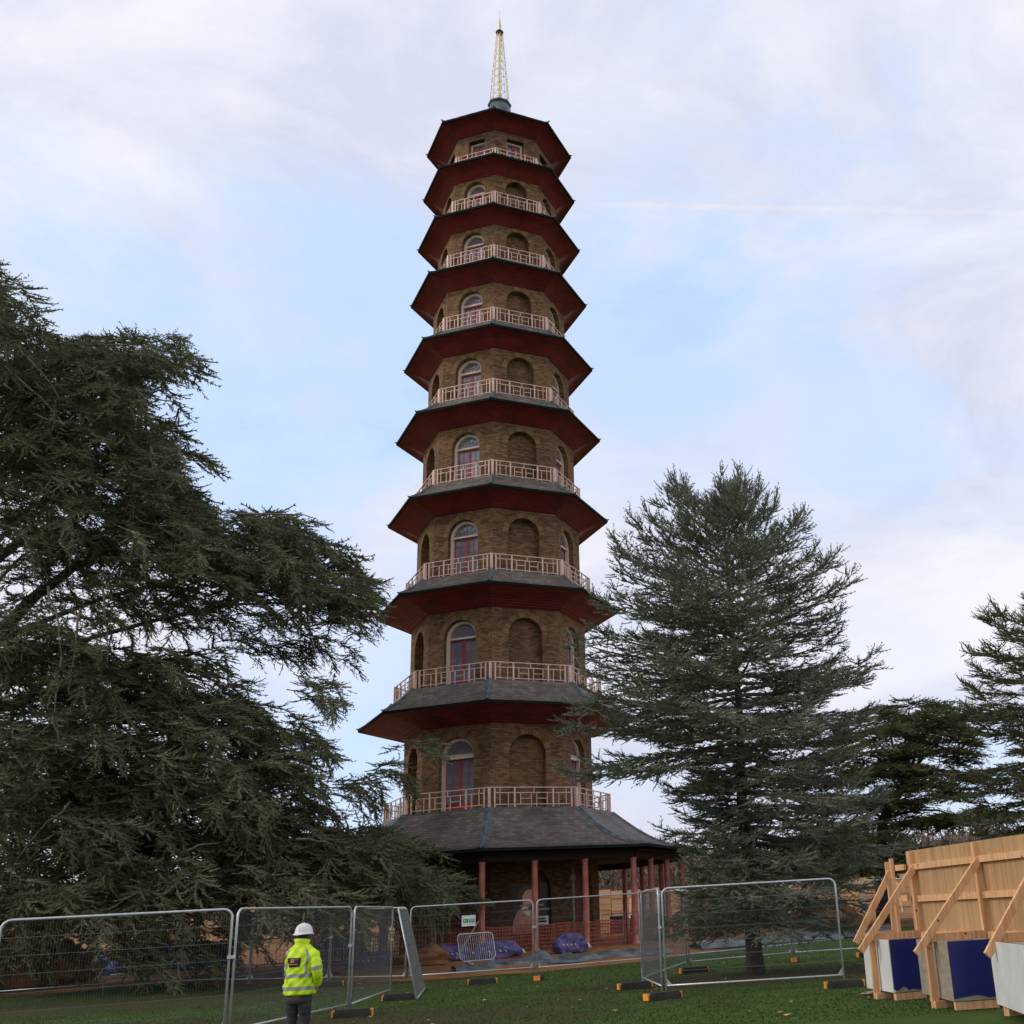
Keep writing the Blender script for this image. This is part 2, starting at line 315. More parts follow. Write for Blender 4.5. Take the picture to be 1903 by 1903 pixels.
# ------------------------------------------------------------------ ground
def sheet(name,xs,ys,dz,m,fz=None,mask=None):
    b=MB(); idx={}
    for j,y in enumerate(ys):
        for i,x in enumerate(xs):
            z=gz(x,y)+dz+(fz(x,y) if fz else 0); idx[i,j]=len(b.v); b.v.append((x,y,z))
    for j in range(len(ys)-1):
        for i in range(len(xs)-1):
            if mask and not mask((xs[i]+xs[i+1])/2,(ys[j]+ys[j+1])/2): continue
            b.f.append((idx[i,j],idx[i+1,j],idx[i+1,j+1],idx[i,j+1])); b.sm.append(True)
    b.uv=[]
    return b.obj(name,m)
xs=[-900,-400,-200,-100]+list(np.arange(-60,60.1,2))+[100,200,400,900]
ys=[-300,-100,-30]+list(np.arange(0,96,1.0))+[110,140,200,400,900,2000]
tag(sheet('ground',xs,ys,0,M['lawn']),kind='structure')
edge_x=[-60,-18.6,-14.4,-10.6,-8,-5.5,-1.9,1.8,4.5,7.9,12,30]
edge_y=[40.5,39.0,39.8,37.6,36.5,35.4,35.7,37.2,40.5,45,47,50]
def soil_z(x,y):
    e=np.interp(x,edge_x,edge_y); k=min(1,max(0,(y-e)/1.2)); 
    n=mnoise.noise(Vector((x*.5,y*.5,1)))*.10+mnoise.noise(Vector((x*1.7,y*1.7,3)))*.05
    return max(0,n*k+.04*k)
def soil_sheet():
    b=MB(); X=np.arange(-40,30.1,.5); T=[0,.15,.5,1]+list(np.arange(1.6,46,.8)); nx=len(X)
    for x in X:
        pass
    for t in T:
        for x in X:
            y=float(np.interp(x,edge_x,edge_y))+.25*mnoise.noise(Vector((x*.8,0,5)))*(1 if t<1 else 0)+t
            b.v.append((x,y,gz(x,y)+.004+soil_z(x,y)))
    for j in range(len(T)-1):
        for i in range(nx-1):
            b.f.append((j*nx+i,j*nx+i+1,(j+1)*nx+i+1,(j+1)*nx+i)); b.sm.append(True)
    tag(b.obj('soil',M['soil']),kind='structure')
soil_sheet()
# short grass standing on the near lawn and leaves lying on it
def tri_cloud(name,V,Fc,m):
    me=bpy.data.meshes.new(name); nv,nf=len(V),len(Fc)
    me.vertices.add(nv); me.vertices.foreach_set('co',V.astype(np.float32).ravel())
    me.loops.add(nf*3); me.loops.foreach_set('vertex_index',Fc.astype(np.int32).ravel())
    me.polygons.add(nf); me.polygons.foreach_set('loop_start',np.arange(0,nf*3,3,dtype=np.int32))
    try: me.polygons.foreach_set('loop_total',np.full(nf,3,dtype=np.int32))
    except Exception: pass
    me.materials.append(m); me.update(calc_edges=True); me.validate(); return me
def grass():
    n=100000; y=17+RNG.random(n)**1.0*21; x=-.52*y-1+RNG.random(n)*(.90*y+2)
    e=np.interp(x,edge_x,edge_y); k=y<e-.1
    for (lx,ly,lrx,lry,lk) in LITTER: k&=(((x-lx)/lrx)**2+((y-ly)/lry)**2)>RNG.random(n)*.5
    x=x[k];y=y[k];n=len(x)
    z=np.interp(y,[0,20,28,35,43,60],[0,.03,.06,.155,.5,.7]); a=RNG.random(n)*6.283; h=.012+RNG.random(n)*.022; wd=.012
    V=np.empty((n,3,3)); V[:,0]=np.c_[x-np.cos(a)*wd,y-np.sin(a)*wd,z]; V[:,1]=np.c_[x+np.cos(a)*wd,y+np.sin(a)*wd,z]; V[:,2]=np.c_[x+RNG.normal(0,.012,n),y+RNG.normal(0,.012,n),z+h]
    m=island_mat('grass_blades',[(.040,.072,.011),(.050,.086,.015),(.064,.100,.022)],.8,.5)
    o=link('grass',tri_cloud('grass',V.reshape(-1,3),np.arange(3*n).reshape(-1,3),m)); tag(o,'short mown green grass in the foreground','grass',kind='stuff')
    b=MB()
    for i in range(75):
        y=random.uniform(17.5,36); x=random.uniform(-.28*y,.33*y)
        if y>np.interp(x,edge_x,edge_y)-.2: continue
        s=random.uniform(.03,.075); a=random.random()*6.28; z=gz(x,y)+.028
        p=[(x+math.cos(a+q)*s*r,y+math.sin(a+q)*s*r,z+random.uniform(0,.025)) for q,r in((0,1),(1.1,.6),(2.2,.7),(3.14,1.1),(4.2,.7),(5.2,.55))]
        b.add(p,[(0,1,2,3),(0,3,4,5)])
    tag(b.obj('fallen_leaves',M['litter']),'scattered brown and yellow fallen leaves on the lawn','leaves',kind='stuff')
grass()

# ------------------------------------------------------------------ pagoda
PX,PY,PZ,PHI=-4.36885,50.93907,CZ-1.03611,.01174
WR=1.09587*.3048/2
FL={1:0,2:5.45,3:10.656,4:15.575,5:20.178,6:24.41,7:28.353,8:31.999,9:35.327,10:38.159}
RR={2:4.918,3:4.656,4:4.269,5:3.90,6:3.69,7:3.508,8:3.334,9:3.101,10:2.912}
EZ={1:3.619,2:9.524,3:14.677,4:19.233,5:23.543,6:27.513,7:31.265,8:34.613,9:37.741,10:40.642}
ER={1:8.851,2:6.22,3:5.623,4:5.238,5:4.984,6:4.72,7:4.493,8:4.22,9:4.013,10:3.889}
WT={1:3.55,2:8.936,3:13.997,4:18.648,5:22.978,6:26.903,7:30.623,8:34.078,9:37.183,10:40.12}
P=thing('pagoda','tall ten storey octagonal brick pagoda with dark red eaves and pink balconies','pagoda',(PX,PY,PZ),PHI)
def oc(r,k,z): a=k*PI/4; return Vector((r*math.sin(a),-r*math.cos(a),z))
def wallr(l): return (27-l)*WR
def fp(l_r,j,s,z,d=0):
    """point on face j of an octagon of corner radius l_r: s sideways, d outward"""
    a=(j+.5)*PI/4; n=Vector((math.sin(a),-math.cos(a),0)); t=Vector((math.cos(a),math.sin(a),0)); return n*(l_r*math.cos(PI/8)+d)+t*s+Vector((0,0,z))
def outline(l):
    r=wallr(l); W=r*.76537; f=FL[l]+.03
    if l==10: a=.215*W; return a,f,[(-a,f),(-a,FL[l]+1.62),(0,FL[l]+1.62),(a,FL[l]+1.62),(a,f)],None
    if l==1: a=.27*W; zs=2.2
    else: a=.252*W; zs=WT[l]-(.44-.045*(l-2))-a
    n=9
    return a,f,[(-a,f)]+[(-a*math.cos(PI*i/(2*n)),zs+a*math.sin(PI*i/(2*n))) for i in range(0,2*n+1)]+[(a,f)],zs
def storey_wall(l):
    r=wallr(l); W=r*.76537; zb=FL[l]-(.0 if l==1 else .9); zt=WT[l]+(.25 if l<10 else .3); b=MB(); vo=MB()
    a,f,ol,zs=outline(l); mid=len(ol)//2
    for j in range(8):
        win=(j%2==1) or l==10
        u0=j*3.31
        def uvs(ps): return [(u0+p[0],p[1]) for p in ps]
        left=[(-W/2,zb),(0,zb),(0,f)]+ol[:mid+1]+[(0,zt),(-W/2,zt)]
        left=[(-W/2,zb),(0,zb),(0,f)]+ol[0:mid+1]+[(0,zt),(-W/2,zt)]
        right=[(W/2,zb),(W/2,zt),(0,zt)]+ol[mid:][0:]+[(0,f),(0,zb)]
        for poly in (left,right):
            vs=[fp(r,j,s,z) for s,z in poly]
            # robust triangulation by bmesh-friendly convex strips
            b.add(vs,[tuple(range(len(vs)))],[uvs(poly)])
        D=-.36
        for i in range(len(ol)-1):
            (s0,z0),(s1,z1)=ol[i],ol[i+1]
            vs=[fp(r,j,s0,z0),fp(r,j,s1,z1),fp(r,j,s1,z1,D),fp(r,j,s0,z0,D)]
            b.add(vs,[(0,1,2,3)],[[(u0+i*.2,z0),(u0+i*.2,z1),(u0+i*.2+.36,z1),(u0+i*.2+.36,z0)]])
        b.add([fp(r,j,ol[0][0],f),fp(r,j,ol[-1][0],f),fp(r,j,ol[-1][0],f,D),fp(r,j,ol[0][0],f,D)],[(3,2,1,0)])
        if not win:
            b.add([fp(r,j,s,z,D) for s,z in ol],[tuple(range(len(ol)))[::-1]],[uvs(ol)[::-1]])
        elif True:
            b.add([fp(r,j,s*1.3,z,-1.2) for s,z in ol],[tuple(range(len(ol)))[::-1]],[uvs(ol)[::-1]])
        if zs is not None and l>1:
            n=47
            for i in range(n):
                t0=PI*(i+.06)/n; t1=PI*(i+.94)/n; ro=a+.235
                q=[(-a*math.cos(t0),zs+a*math.sin(t0)),(-a*math.cos(t1),zs+a*math.sin(t1)),(-ro*math.cos(t1),zs+ro*math.sin(t1)),(-ro*math.cos(t0),zs+ro*math.sin(t0))]
                if max(p[1] for p in q)>WT[l]+.2: continue
                vs=[fp(r,j,s,z,.008) for s,z in q]+[fp(r,j,s,z,-.01) for s,z in q]
                vo.add(vs,[(0,1,2,3),(0,4,5,1),(1,5,6,2),(2,6,7,3),(3,7,4,0)])
    me=b.mesh('storey_wall',M['brick'])
    bm=bmesh.new(); bm.from_mesh(me); bmesh.ops.triangulate(bm,faces=[f_ for f_ in bm.faces if len(f_.verts)>4]); bmesh.ops.recalc_face_normals(bm,faces=bm.faces); bm.to_mesh(me); bm.free()
    o=link('storey_wall',me,P)
    if vo.v: 
        v=vo.obj('arch_bricks',M['voussoir'],o); v['kind']='stuff'
    return o
for l in range(1,11): storey_wall(l)
def band(b,l,j,a1,a2,zb,zs,d0,d1,n=14):
    """arched frame: inner half-width a1, outer a2"""
    r=wallr(l)
    def ring(a): return [(-a,zb)]+[(-a*math.cos(PI*i/n),zs+a*math.sin(PI*i/n)) for i in range(n+1)]+[(a,zb)]
    A,B=ring(a1),ring(a2)
    for i in range(len(A)-1):
        vs=[fp(r,j,*p,d) for d in(d0,d1) for p in (A[i],A[i+1],B[i+1],B[i])]
        b.add(vs,[(0,1,2,3),(7,6,5,4),(0,4,5,1),(2,6,7,3)])
def fbar(b,l,j,s0,z0,s1,z1,wd,d0,d1):
    r=wallr(l); p0=fp(r,j,s0,z0,(d0+d1)/2); p1=fp(r,j,s1,z1,(d0+d1)/2); a=(j+.5)*PI/4
    b.bar(p0,p1,abs(d1-d0) if abs(z1-z0)<1e-6 else wd, wd if abs(z1-z0)<1e-6 else abs(d1-d0), up=(math.sin(a),-math.cos(a),0) if abs(z1-z0)>1e-6 else (0,0,1))
def window_meshes(l):
    a,f,ol,zs=outline(l); j=-1
    fr=MB(); fan=MB(); dr=MB(); gl=MB(); r=wallr(l)
    if l==10:
        zt=FL[l]+1.58
        for s in(-a+.06,a-.06): fbar(fr,l,j,s,f,s,zt,.1,-.36,-.26)
        fbar(fr,l,j,-a,zt-.03,a,zt-.03,.1,-.362,-.262)
        for s in(-.045,.045,-a+.14,a-.14): fbar(dr,l,j,s,f,s,zt-.08,.06,-.37,-.31)
        for z in(f+.5,f+1.0): fbar(fan,l,j,-a+.12,z,a-.12,z,.025,-.36,-.34)
        gl.add([fp(r,j,s,z,-.375) for s,z in((-a,f),(a,f),(a,zt),(-a,zt))],[(0,1,2,3)])
        return fr,fan,dr,gl
    ai=a-.13
    band(fr,l,j,ai,a-.004,f,zs,-.40,-.24)
    tb=.15 if l==2 else .08
    fbar(fr,l,j,-a+.004,zs,a-.004,zs,tb,-.38,-.25 if l>2 else -.22)
    if l==2: fbar(fr,l,j,-a+.02,zs+.085,a-.02,zs+.085,.03,-.36,-.17)
    band(dr,l,j,ai-.03,ai-.001,zs+.05,zs+.05,-.42,-.37)
    # fanlight bars
    rc=ai*.45; zc=zs+.05
    n=10
    for i in range(n):
        t0,t1=PI*i/n,PI*(i+1)/n; fan.bar(fp(r,j,-rc*math.cos(t0),zc+rc*math.sin(t0),-.40),fp(r,j,-rc*math.cos(t1),zc+rc*math.sin(t1),-.40),.025)
    for i in range(1,6):
        t=PI*i/6; r0=0 if i==3 else rc; fan.bar(fp(r,j,-r0*math.cos(t),zc+r0*math.sin(t),-.40),fp(r,j,-(ai-.06)*math.cos(t),zc+(ai-.06)*math.sin(t),-.40),.022)
    zt=zs-.075
    for s in(-.032,.032): fbar(dr,l,j,s,f,s,zt,.055,-.43,-.36)
    for s in(-ai+.02,ai-.02): fbar(dr,l,j,s,f,s,zt,.035,-.43,-.37)
    fbar(dr,l,j,-ai,zt-.02,ai,zt-.02,.035,-.428,-.372); fbar(dr,l,j,-ai,f+.17,ai,f+.17,.32,-.427,-.363)
    for s in(-ai*.5-.01,ai*.5+.01): fbar(fan,l,j,s,f+.4,s,zt,.022,-.42,-.385)
    z=f+.75
    while z<zt-.15: fbar(fan,l,j,-ai,z,ai,z,.022,-.418,-.388); z+=.40
    gp=[(-a,f)]+[(-a*math.cos(PI*i/14),zs+a*math.sin(PI*i/14)) for i in range(15)]+[(a,f)]
    gl.add([fp(r,j,s,z,-.405) for s,z in gp],[tuple(range(len(gp)))[::-1]])
    return fr,fan,dr,gl
for l in range(2,11):
    fr,fan,dr,gl=window_meshes(l)
    ms=fr.mesh('window_frame',M['cream']),fan.mesh('glazing_bars',M['barp']),dr.mesh('door_leaves',M['red']),gl.mesh('window_glass',M['glass'])
    for j in (range(8) if l==10 else (0,2,4,6)):
        rz=j*PI/4
        o=link('window_frame',ms[0],P,rz=rz)
        for nm,me in zip(('glazing_bars','door_leaves','window_glass'),ms[1:]): link(nm,me,o)
# ground storey doors: dark red boarded panels in the arches
a,f,ol,zs=outline(1); b=MB(); r=wallr(1); n=8; wdt=2*a/n
dm=MB()
for i in range(n):
    s=-a+wdt*(i+.5); zt=zs+math.sqrt(max(0,a*a-s*s))-.02; dm.box(fp(r,-1,s,(f+zt)/2,-.30),(wdt-.015,.05,zt-f),Matrix.Rotation(-PI/8,3,'Z'))
me=dm.mesh('boarded_door',M['darkred'])
for j in range(0,8,2): link('boarded_door',me,P,rz=j*PI/4)
# roofs
def roof_profile(l,n):
    if l==1: r0,z0=5.06,5.36
    elif l<10: r0,z0=RR[l+1]+.13,FL[l+1]-.03
    else:
        pts=[(.66,43.1),(.95,42.5),(1.5,41.9),(2.4,41.25),(3.889,40.69)]; T=np.linspace(0,4,n+1)
        return [(float(np.interp(t,range(5),[p[0] for p in pts])),float(np.interp(t,range(5),[p[1] for p in pts]))) for t in T]
    r1,z1=ER[l],EZ[l]; sag=(.22 if l==1 else .10)*(z0-z1)
    return [(r0+(r1-r0)*t,z0+(z1-z0)*t-sag*math.sin(PI*t)) for t in np.linspace(0,1,n+1)]
def build_roof(l):
    slope=math.hypot(ER[l]-(RR[l+1] if l<10 else .78),EZ[l]-(FL[l+1] if l<10 else 44))
    rows=max(4,int(slope/.19)); pr=roof_profile(l,rows)
    base=MB(); 
    for j in range(8):
        for i in range(rows):
            (r0,z0),(r1,z1)=pr[i],pr[i+1]; base.add([oc(r0,j,z0),oc(r1,j,z1),oc(r1,j+1,z1),oc(r0,j+1,z0)],[(0,1,2,3)])
    base.v=[(x,y,z-.03) for x,y,z in base.v]
    ro=base.obj('roof',M['slatebase'],P)
    # slates: one mesh per roof side, turned for the eight sides
    s=MB(); rnd=random.Random(l)
    for i in range(rows):
        (r0,z0),(r1,z1)=pr[i],pr[i+1]
        if i: r0-= (pr[i][0]-pr[i-1][0])*.25; z0-=(pr[i][1]-pr[i-1][1])*.25
        A0,B0,A1,B1=oc(r0,0,z0),oc(r0,1,z0),oc(r1,0,z1),oc(r1,1,z1); Wd=(B1-A1).length; n=max(2,int(Wd/.27)); off=.5*(i%2)
        for k in range(-1,n+1):
            u0=(k+off)/n; u1=(k+off+1)/n; u0=max(0,u0)+.0015*0; u1=min(1,u1)
            if u1-u0<.2/n: continue
            g=.006/Wd; lift=.022+rnd.uniform(0,.012); lo=rnd.uniform(-.012,.012); dn=(A1-A0).normalized()*lo
            q=[A0.lerp(B0,u0+g)+Vector((0,0,.004)),A0.lerp(B0,u1-g)+Vector((0,0,.004)),A1.lerp(B1,u1-g)+dn+Vector((0,0,lift)),A1.lerp(B1,u0+g)+dn+Vector((0,0,lift))]
            q+= [q[3]-Vector((0,0,.02)),q[2]-Vector((0,0,.02))]
            s.add(q,[(3,2,1,0),(4,5,2,3)])
    sm=s.mesh('slates',M['slate'])
    hp=MB(); hw=.16 if l==1 else .11
    pts=[oc(r_+.0,0,z_+.05) for r_,z_ in pr]; pts.append(oc(pr[-1][0]+.10,0,pr[-1][1]+.085))
    hp.tube(pts,[.05]*(len(pts)-1)+[.02],6)
    for i in range(rows):
        (r0,z0),(r1,z1)=pr[i],pr[i+1]
        hp.add([oc(r0,0,z0)+Vector((hw,hw*.41,.035)),oc(r0,0,z0)+Vector((0,0,.06)),oc(r0,0,z0)+Vector((-hw,hw*.41,.035)),oc(r1,0,z1)+Vector((hw,hw*.41,.045)),oc(r1,0,z1)+Vector((0,0,.07)),oc(r1,0,z1)+Vector((-hw,hw*.41,.045))],[(0,3,4,1),(1,4,5,2)])
    hm=hp.mesh('hip_ridge',M['lead'])
    # soffit: overlapping boards
    sf=MB(); wr_=wallr(l); nb=10
    if l>1:
        p0=(wr_+.0,WT[l]); p1=(ER[l]-.06,EZ[l]-.07)
        sfp=[]
        for i in range(nb):
            t0,t1=i/nb,(i+1)/nb
            def pt(t): return (p0[0]+(p1[0]-p0[0])*t, p0[1]+(p1[1]-p0[1])*t+.10*math.sin(PI*t))
            (ra,za),(rb,zb_)=pt(t0),pt(t1)
            sf.add([oc(ra,0,za),oc(rb,0,zb_-.019),oc(rb,1,zb_-.019),oc(ra,1,za)],[(3,2,1,0)])
            sf.add([oc(rb,0,zb_-.019),oc(rb,0,zb_+.002),oc(rb,1,zb_+.002),oc(rb,1,zb_-.019)],[(0,1,2,3)])
    else:
        for i in range(12):
            ra=wr_+(8.7-wr_)*i/12; rb=wr_+(8.7-wr_)*(i+1)/12; z=3.46
            sf.add([oc(ra,0,z),oc(rb,0,z-.01),oc(rb,1,z-.01),oc(ra,1,z)],[(3,2,1,0)]); sf.add([oc(rb,0,z-.01),oc(rb,0,z),oc(rb,1,z),oc(rb,1,z-.01)],[(0,1,2,3)])
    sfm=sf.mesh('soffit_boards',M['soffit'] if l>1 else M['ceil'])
    ed=MB(); R1,Z1=ER[l],EZ[l]
    A=[oc(R1+.035,0,Z1+.02),oc(R1+.035,1,Z1+.02),oc(R1+.02,1,Z1-.085),oc(R1+.02,0,Z1-.085),oc(R1-.10,0,Z1-.085),oc(R1-.10,1,Z1-.085),oc(R1-.10,0,Z1-.02),oc(R1-.10,1,Z1-.02)]
    ed.add(A,[(3,2,1,0),(4,5,2,3),(0,1,7,6),(6,7,5,4)])
    edm=ed.mesh('eave_edge',M['eave'])
    for j in range(8):
        rz=j*PI/4
        so_=link('slates',sm,ro,rz=rz); so_['kind']='stuff'
        link('hip_ridge',hm,ro,rz=rz); link('soffit_boards',sfm,ro,rz=rz); link('eave_edge',edm,ro,rz=rz)
for l in range(1,11): build_roof(l)
# balcony decks + balustrades
def balcony(l):
    rr=RR[l]; z=FL[l]; H=.77; b=MB()
    prof=[(wallr(l)-.3,z-.02),(rr+.16,z-.02),(rr+.16,z-.11),(wallr(l)-.3,z-.11)]
    for j in range(8):
        for i in range(3): (r0,z0),(r1,z1)=prof[i],prof[i+1]; b.add([oc(r0,j,z0),oc(r1,j,z1),oc(r1,j+1,z1),oc(r0,j+1,z0)],[(0,1,2,3)])
    dk=b.obj('balcony_deck',M['lead'],P)
    ba=link('balustrade',None,P); W=rr*.76537; hw=W/2
    rail=MB(); wq=.038
    # handrail mesh: whole ring
    hm=MB()
    for j in range(8): hm.bar(oc(rr,j,z+H),oc(rr,j+1,z+H),.05,.035)
    hm.obj('handrail',M['pink'],ba)
    lat=MB()
    def pt(u,zz): return fp(rr,-.5+0,0,0)*0+oc(rr,0,0).lerp(oc(rr,1,0),(u+1)/2)+Vector((0,0,z+zz))
    e=.84*hw/hw; zr,zb=.56,.10
    S=.88  # end posts stand a little in from the corner
    lat.bar(pt(-S,zr),pt(S,zr),wq*.8,wq*.8); lat.bar(pt(-S,zb),pt(S,zb),wq*.8,wq*.8)
    for s0,s1 in((-.337,-.06),(.08,.355)): lat.bar(pt(s0*S,.33),pt(s1*S,.33),wq*.7,wq*.7)
    lat.bar(pt(0.005,zr),pt(0.005,H),wq*.8)
    latm=lat.mesh('lattice_rails',M['pink'])
    post=MB(); post.bar(Vector((0,0,0)),Vector((0,0,H+.0)),.058,.058); pm=post.mesh('post',M['pink'])
    cp=MB(); cp.bar(Vector((0,0,0)),Vector((0,0,H+.03)),.11,.11); cm=cp.mesh('corner_post',M['pink'])
    bal=[(-.865,zb,H),(-.65,0,zr),(-.337,zb,zr),(-.06,0,zr),(.08,0,zr),(.355,zb,zr),(.66,0,zr),(.86,zb,H)]
    bms=[]
    for s_,z0,z1 in bal: q=MB(); q.bar(pt(s_*S,z0),pt(s_*S,z1),wq*.8,wq*.8,up=(0,1,0)); bms.append(q)
    bm_=[('baluster',x.mesh('baluster',M['pink'])) for x in bms]
    for j in range(8):
        rz=j*PI/4
        link('lattice_rails',latm,ba,rz=rz)
        for nm,me in bm_: link(nm,me,ba,rz=rz)
        link('corner_post',cm,ba,loc=oc(rr,j,z-.02),rz=rz)
        for u in(-S,-.49*S,.51*S,S):
            p=oc(rr,j,0).lerp(oc(rr,j+1,0),(u+1)/2); p.z=z-.02; link('post',pm,ba,loc=p,rz=rz+PI/8)
for l in range(2,11): balcony(l)
# portico columns
cb=MB(); cb.lathe([(.0,-.6),(.19,-.6),(.19,.06),(.15,.10),(.125,.14),(.115,3.1),(.13,3.14),(.13,3.2),(.0,3.2)],12)
cbm=cb.mesh('column',M['column'])
RC=7.987
for j in range(8):
    for u in(0,1/3,2/3):
        p=oc(RC,j,0).lerp(oc(RC,j+1,0),u); link('column',cbm,P,loc=p)
bb=MB()
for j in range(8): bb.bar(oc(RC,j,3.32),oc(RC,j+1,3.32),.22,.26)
bb.obj('portico_beam',mat('shade_dark_beam_paint',(.022,.012,.010),.8),P)  # shade below the eave is put into the beam's near-black colour
pl=MB()
for j in range(8):
    pl.add([oc(8.3,j,.0),oc(8.3,j+1,.0),oc(8.3,j+1,-1.2),oc(8.3,j,-1.2)],[(0,1,2,3)]); pl.add([oc(8.3,j,0),oc(8.3,j+1,0),oc(4.2,j+1,.02),oc(4.2,j,.02)],[(3,2,1,0)])
pl.obj('portico_floor',mat('earthy_paving',(.20,.11,.055),.9,var=.3,scale=2),P)
# lead cap and gilt finial
cp=MB(); cp.lathe([(.74,42.6),(.57,44.02),(.66,44.06),(.66,44.14),(.2,44.2)],8,smooth=False,a0=0); cp.obj('lead_cap',M['lead'],P)
for k in range(8):
    q=MB(); q.tube([(.72*math.sin(k*PI/4),-.72*math.cos(k*PI/4),42.6),(.565*math.sin(k*PI/4),-.565*math.cos(k*PI/4),44.02)],.025,4); q.obj('cap_seam',M['lead'],P)
fn=MB(); prof=[(.12,44.15)]
z=44.2
for i in range(10): prof+= [(.10,z),(.155-.004*i,z+.13),(.10,z+.26),(.085,z+.45)]; z+=.495
prof+= [(.06,z)]
fn.lathe(prof,10); fo=fn.obj('finial',M['gold'],P)
zt=49.2
for k in range(8):
    a=k*PI/4+.2; q=MB()
    q.tube([((.54-.37*t)*math.cos(a)*(1+.05*math.sin(PI*t)),(.54-.37*t)*math.sin(a)*(1+.05*math.sin(PI*t)),44.1+(zt-44.1)*t) for t in np.linspace(0,1,9)],.018,4); q.obj('cage_wire',M['goldwhite'],fo)
for i in range(9):
    t=(i+.4)/9.5; rr_=.54-.37*t; zz=44.1+(zt-44.1)*t; q=MB()
    ring=[]
    for k in range(33):
        a=2*PI*k/32+.2; ring.append((rr_*math.cos(a),rr_*math.sin(a),zz-.13*abs(math.sin(4*(a-.2)))))
    q.tube(ring,.014,4,cap=False); q.obj('cage_ring',M['goldwhite'],fo)
q=MB(); q.lathe([(.06,49.17),(.21,49.19),(.23,49.27),(.18,49.34),(.05,49.36)],14); q.obj('finial_collar',M['dark'],fo)
q=MB(); q.lathe([(.04,49.34),(.11,49.44),(.05,49.56),(.11,49.70),(.08,49.9),(.03,50.25),(.010,50.4),(.007,50.85),(.0,50.85)],10); q.tube([(-.05,0,50.7),(.05,0,50.7)],.008,4); q.obj('finial_spike',M['gold'],fo)

# ------------------------------------------------------------------ trees
def template(seed,nn=3,spk=3,wspine=.12,lsp=.31,curve=.16,wsp=.11):
    rd=random.Random(seed); V=[];Fc=[]
    xs_=[i/nn for i in range(nn+1)]
    sp=[(x,rd.uniform(-.03,.03),curve*x*x) for x in xs_]
    for i,(x,y,z) in enumerate(sp):
        w_=wspine*(1-.75*i/nn); V+= [(x,y-w_/2*(i%2),z+w_/2),(x,y+w_/2*(i%2),z-w_/2)]
    for i in range(nn): a=2*i; Fc+= [(a,a+1,a+3),(a,a+3,a+2)]
    for i in range(nn):
        for k in range(spk):
            x0=(i+rd.random()*.8)/nn; z0=curve*x0*x0; an=2*PI*(k/spk)+rd.uniform(-.6,.6); ll=lsp*rd.uniform(.7,1.25)*(1-.35*x0)
            tip=(x0+ll*.62,math.cos(an)*ll*.8,z0+math.sin(an)*ll*.55+.03)
            o=len(V); V+= [(x0-wsp*.5,0,z0),(x0+wsp*.5,0,z0+.01),tip]
            Fc.append((2*i,2*i+1,o+2)) if False else Fc.append((o,o+1,o+2))
    return np.array(V),np.array(Fc)
NS=[]
TEMPL=[template(s) for s in range(4)]
